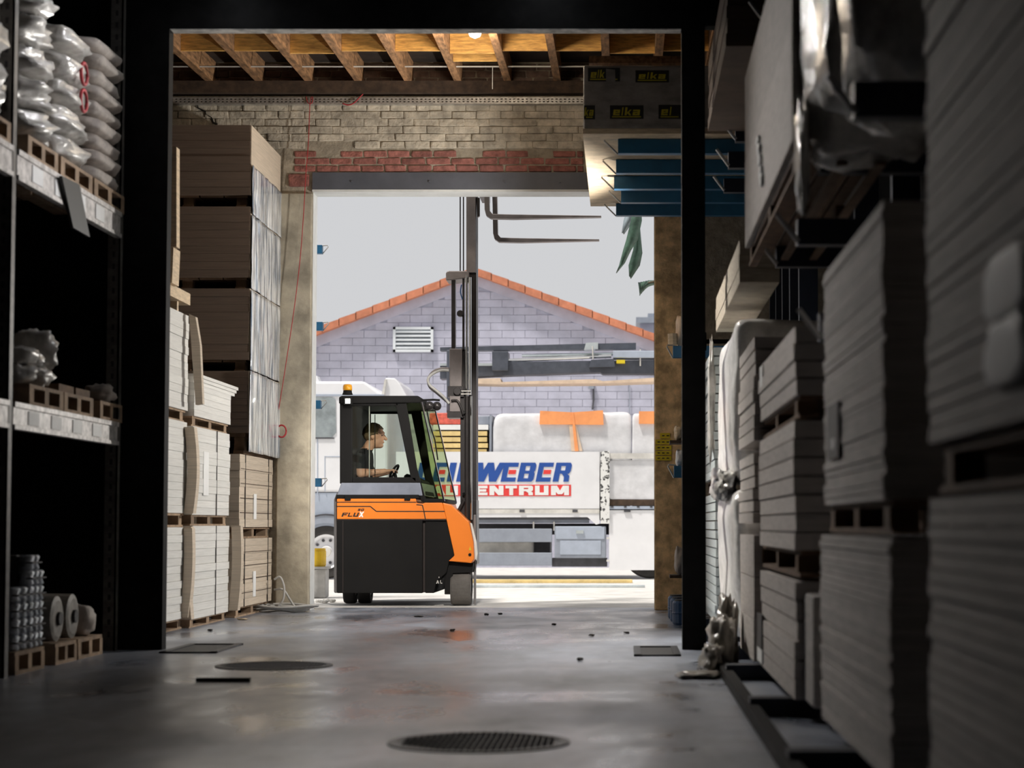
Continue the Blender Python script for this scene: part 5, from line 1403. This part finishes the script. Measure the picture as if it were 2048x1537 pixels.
for k in range(5):
    b = thing('marked_sack', ('white sack at the bottom of the red-marked pile', 'white sack second from the bottom of the red-marked pile', 'white sack with the lower red ring mark', 'white sack with the upper red ring mark', 'white sack on top of the red-marked pile')[k], 'sack', (XK - .42, (da + db) / 2, 3.355 + .185 * k), 'red-marked sacks on the upper beam')
    bag('cover', '', '', XK - .42, (da + db) / 2, 3.355 + .185 * k, .86, (db - da) * .9, .19, 'film_bag', 220 + k, None, .16, .4, parent=b)
    if k in (2, 3):
        cy = (da + db) / 2 + .06; cz = 3.355 + .185 * k + .09
        MB().tube([(XK + .022, cy + .075 * math.cos(a), cz + .075 * math.sin(a)) for a in [2 * math.pi * q / 16 for q in range(17)]], .012, 6).build('red_ring', 'bag_red', b, smooth=True)
da, db = DX(180, XK), DX(241, XK)
for k in range(9):
    bag('paper_sack', ('paper sack at the bottom of the neat pile beside the portal post', 'paper sack second from the bottom of the neat pile', 'paper sack third from the bottom of the neat pile', 'paper sack fourth from the bottom of the neat pile', 'paper sack in the middle of the neat pile', 'paper sack fourth from the top of the neat pile', 'paper sack third from the top of the neat pile', 'paper sack second from the top of the neat pile', 'paper sack on top of the neat pile beside the portal post')[k], 'sack', XK - .42, (da + db) / 2, 3.355 + .115 * k, .84 + .03 * (k % 2), (db - da) * .9, .118, 'paper_bag', 240 + k, 'paper sacks in the neat pile on the upper beam', .06, .3)
for k in range(3):
    bag('white_sack', ('film-covered sack cut by the left photo edge, lowest', 'film-covered sack cut by the left photo edge, middle', 'film-covered sack cut by the left photo edge, highest')[k], 'sack', XK - .42, (DX(-60, XK) + DX(12, XK)) / 2, 3.355 + .32 * k, .86, .75, .33, 'film_bag', 260 + k, 'film-covered sacks at the photo edge', .25, .5)
# dark hanging board in front of the upper beam
tag(MB().prism([(0, 0), (.02, 0), (.02, 1), (0, 1)], 0, 1).build('x', 'tag_dark'), 'x', 'x') if False else None
hb_ = MB()
dA, dBb = DX(112, XK + .03), DX(152, XK + .03)
hb_.prism_x([(dA + .28, ZP(470, dA + .6)), (dBb + .22, ZP(478, dBb + .3)), (dBb - .05, ZP(372, dBb)), (dA, ZP(352, dA))], XK + .02, XK + .04)
tag(hb_.build('hanging_board', 'label_black'), 'dark board hanging askew in front of the upper rack beam', 'board')
# middle level
mids = [(DX(56, XK), DX(124, XK), 'first'), (DX(126, XK), DX(184, XK), 'second'), (DX(198, XK), DX(257, XK) - .2, 'third')]
for d0, d1, nm in mids: rpal(f'{nm} pallet from the rack upright on the lower beam', d0, d1, 1.67)
for k, (px, py, s_, sz_) in enumerate(((48, 757, .24, .12), (54, 728, .22, .12), (96, 757, .26, .14), (76, 722, .2, .12), (106, 708, .12, .26))):
    d = DX(px, XK)
    d = max(d, 12.2)
    bag('foil_sack', ('silvery foil sack low at the rack upright on the lower beam', 'silvery foil sack leaning above the lowest one', 'silvery foil sack lying at the pallet edge on the lower beam', 'silvery foil sack in the middle of the small heap', 'pointed silvery foil sack standing up from the small heap')[k], 'sack', XK - .14, d, 1.805 + (0, .11, 0, .11, .13)[k], .3, s_, sz_, 'film_bag', 280 + k, 'foil sacks on the lower beam', .35, .75)
bag('cream_sack', 'small cream sack at the end of the lower beam by the portal post', 'sack', XK - .1, 14.17, 1.805, .2, .16, .14, 'paper_bag', 290, None, .3, .7)
for k in range(2):
    tag(MB().box(XK - .5, XK - .05, mids[1][0] + .05 + .4 * k, mids[1][0] + .4 + .4 * k, 1.803, 1.86).build('flat_carton', 'pallet_dark'), ('flat dark carton on the second pallet, nearer one', 'flat dark carton on the second pallet, farther one')[k], 'carton', 'flat cartons on the lower beam')
# floor level
fl = [(DX(38, XK), DX(96, XK)), (DX(118, XK), DX(160, XK)), (DX(163, XK), DX(211, XK))]
for k, (d0, d1) in enumerate(fl): pallet(('pallet on the floor under the bundled packs', 'pallet on the floor under the two rolls', 'pallet on the floor beside the portal post')[k], XK - .9, XK + .0, d0, d1, 0.0, .14, 'pallets on the hall floor', 'pallet_wood')
cols = [(DX(48, XK), 4), (DX(62, XK), 4), (DX(75, XK), 6), (DX(85, XK), 6), (DX(94, XK), 5)]
for c, (d, n) in enumerate(cols):
    for r in range(n):
        zb_ = .142 + .098 * r
        b = thing('bundled_pack', f"silvery pack, {['bottom', 'second', 'third', 'fourth', 'fifth', 'sixth'][r]} row, {['first', 'second', 'third', 'fourth', 'fifth'][c]} column from the upright on the floor pallet", 'pack', (XK - .12, d, zb_), 'silvery packs on the floor pallet')
        MB().lathe([(.035, 0), (.05, .012), (.038, .046), (.052, .085), (.04, .096)], (XK - .06, d, zb_), 'Z', 10).build('bundle', 'pack_silver', b, smooth=True)
        pbox('band', 'tag_dark', b, XK - .05, XK - .006, d - .045, d + .045, zb_ + .044, zb_ + .052)
        pbox('tray', 'tag_dark', b, XK - .5, XK - .11, d - .05, d + .05, zb_, zb_ + .094)
for k, dm in enumerate((fl[1][0] + .0, fl[1][0] + .36)):
    t = thing('roll', ('grey roll lying on the second floor pallet, nearer one', 'grey roll lying on the second floor pallet, farther one')[k], 'roll', (XK - .4, dm + .06, .14), 'rolls on the floor pallet')
    MB().lathe([(.12, 0), (.15, .01), (.155, .4), (.15, .79), (.12, .8)], (XK - .82, dm + .1, .30), 'X', 22).build('wrap', 'roll_grey', t, smooth=False)
    MB().lathe([(.03, 0), (.045, .02), (.045, .05)], (XK - .05, dm + .1, .30), 'X', 14).build('core', 'tag_dark', t)
bag('small_sack', 'small beige sack on the floor pallet beside the portal post', 'sack', XK - .12, (fl[2][0] + fl[2][1]) / 2 + .1, .142, .22, .2, .22, 'paper_bag', 300, None, .25, .6)

# ================================================================== FLOOR DETAILS
def manhole(px, py, wpx, label, studs):
    d = F * CH / (py - HZ); x = XP(px, py, d); r = wpx / 2 * d / F
    t = thing('manhole_cover', label, 'manhole cover', (x, d, 0), 'manhole covers in the aisle')
    MB().lathe([(r, -.01), (r, .006), (r * .9, .006), (r * .9, -.01)], (x, d, 0), 'Z', 48).build('rim', 'iron', t)
    MB().lathe([(r * .885, -.02), (r * .885, .002)], (x, d, 0), 'Z', 48).build('plate', 'iron', t)
    m_ = MB()
    n = 13
    for i in range(-n, n + 1):
        for j in range(-n, n + 1):
            a, b = i * r * .86 / n, j * r * .86 / n
            if (i + j) % 2 == 0 and a * a + b * b < (r * .84) ** 2:
                s_ = r * .028
                m_.add([(x + a - s_, d + b - s_, .002), (x + a + s_, d + b - s_, .002), (x + a + s_, d + b + s_, .002), (x + a - s_, d + b + s_, .002), (x + a, d + b, studs)], [(0, 1, 4), (1, 2, 4), (2, 3, 4), (3, 0, 4)])
    o = m_.build('studs', 'iron', t); o['kind'] = 'stuff'
manhole(548, 1331, 232, 'round iron manhole cover farther down the aisle, near the left rack', .008)
manhole(958, 1483, 362, 'round studded iron manhole cover nearest the camera', .018)
def pit(px0, px1, y0, y1, label):
    d0, d1 = F * CH / (y1 - HZ), F * CH / (y0 - HZ)
    x0, x1 = XP(px0, y1, d0), XP(px1, y1, d0)
    t = thing('pit_cover', label, 'drain cover', ((x0 + x1) / 2, d0, 0), 'drain covers at the portal')
    f_ = MB()
    for a in ((x0, x1, d0, d0 + .05), (x0, x1, d1 - .05, d1), (x0, x0 + .05, d0, d1), (x1 - .05, x1, d0, d1)): f_.box(a[0], a[1], a[2], a[3], 0, .012)
    f_.build('frame', 'iron', t)
    pbox('lid', 'label_black', t, x0 + .05, x1 - .05, d0 + .05, d1 - .05, -.01, .004)
pit(318, 432, 1289, 1306, 'flat dark drain cover beside the left portal post')
pit(1268, 1362, 1294, 1312, 'flat dark drain cover beside the right portal post')
d = F * CH / (1362 - HZ)
tag(MB().box(XP(393, 1362, d), XP(500, 1362, d), d - .02, d + .02, 0, .022).build('wooden_stick', 'debris'), 'dark stick lying across the floor near the left rack', 'stick')
rd = random.Random(11)
for k, (px, py, lb) in enumerate(((838, 1234, 'flat dark scrap on the floor in front of the forklift'), (905, 1262, 'tiny dark chip in the middle of the aisle'), (973, 1231, 'small dark chip right of the front wheel'), (1000, 1229, 'second dark chip right of the front wheel'), (1108, 1250, 'dark chip on the floor before the truck side board'), (1183, 1272, 'dark chip on the right half of the aisle'), (1253, 1266, 'dark chip closest to the right portal post'), (485, 1240, 'pale wood splinter below the cream strapped stacks'), (420, 1262, 'dark crumb beside the pallets on the left'), (1160, 1321, 'dark crumb in the lit right half of the floor'))):
    d = F * CH / (py - HZ)
    o = bag_mesh(.10 if k in (0, 7) else .05, .05, .012 + .01 * rd.random(), 310 + k, .5, .8, 8, 6).build('floor_scrap', 'debris' if k != 7 else 'pale_wood')
    o.location = (XP(px, py, d), d, 0)
    tag(o, lb, 'scrap', 'scraps on the hall floor')
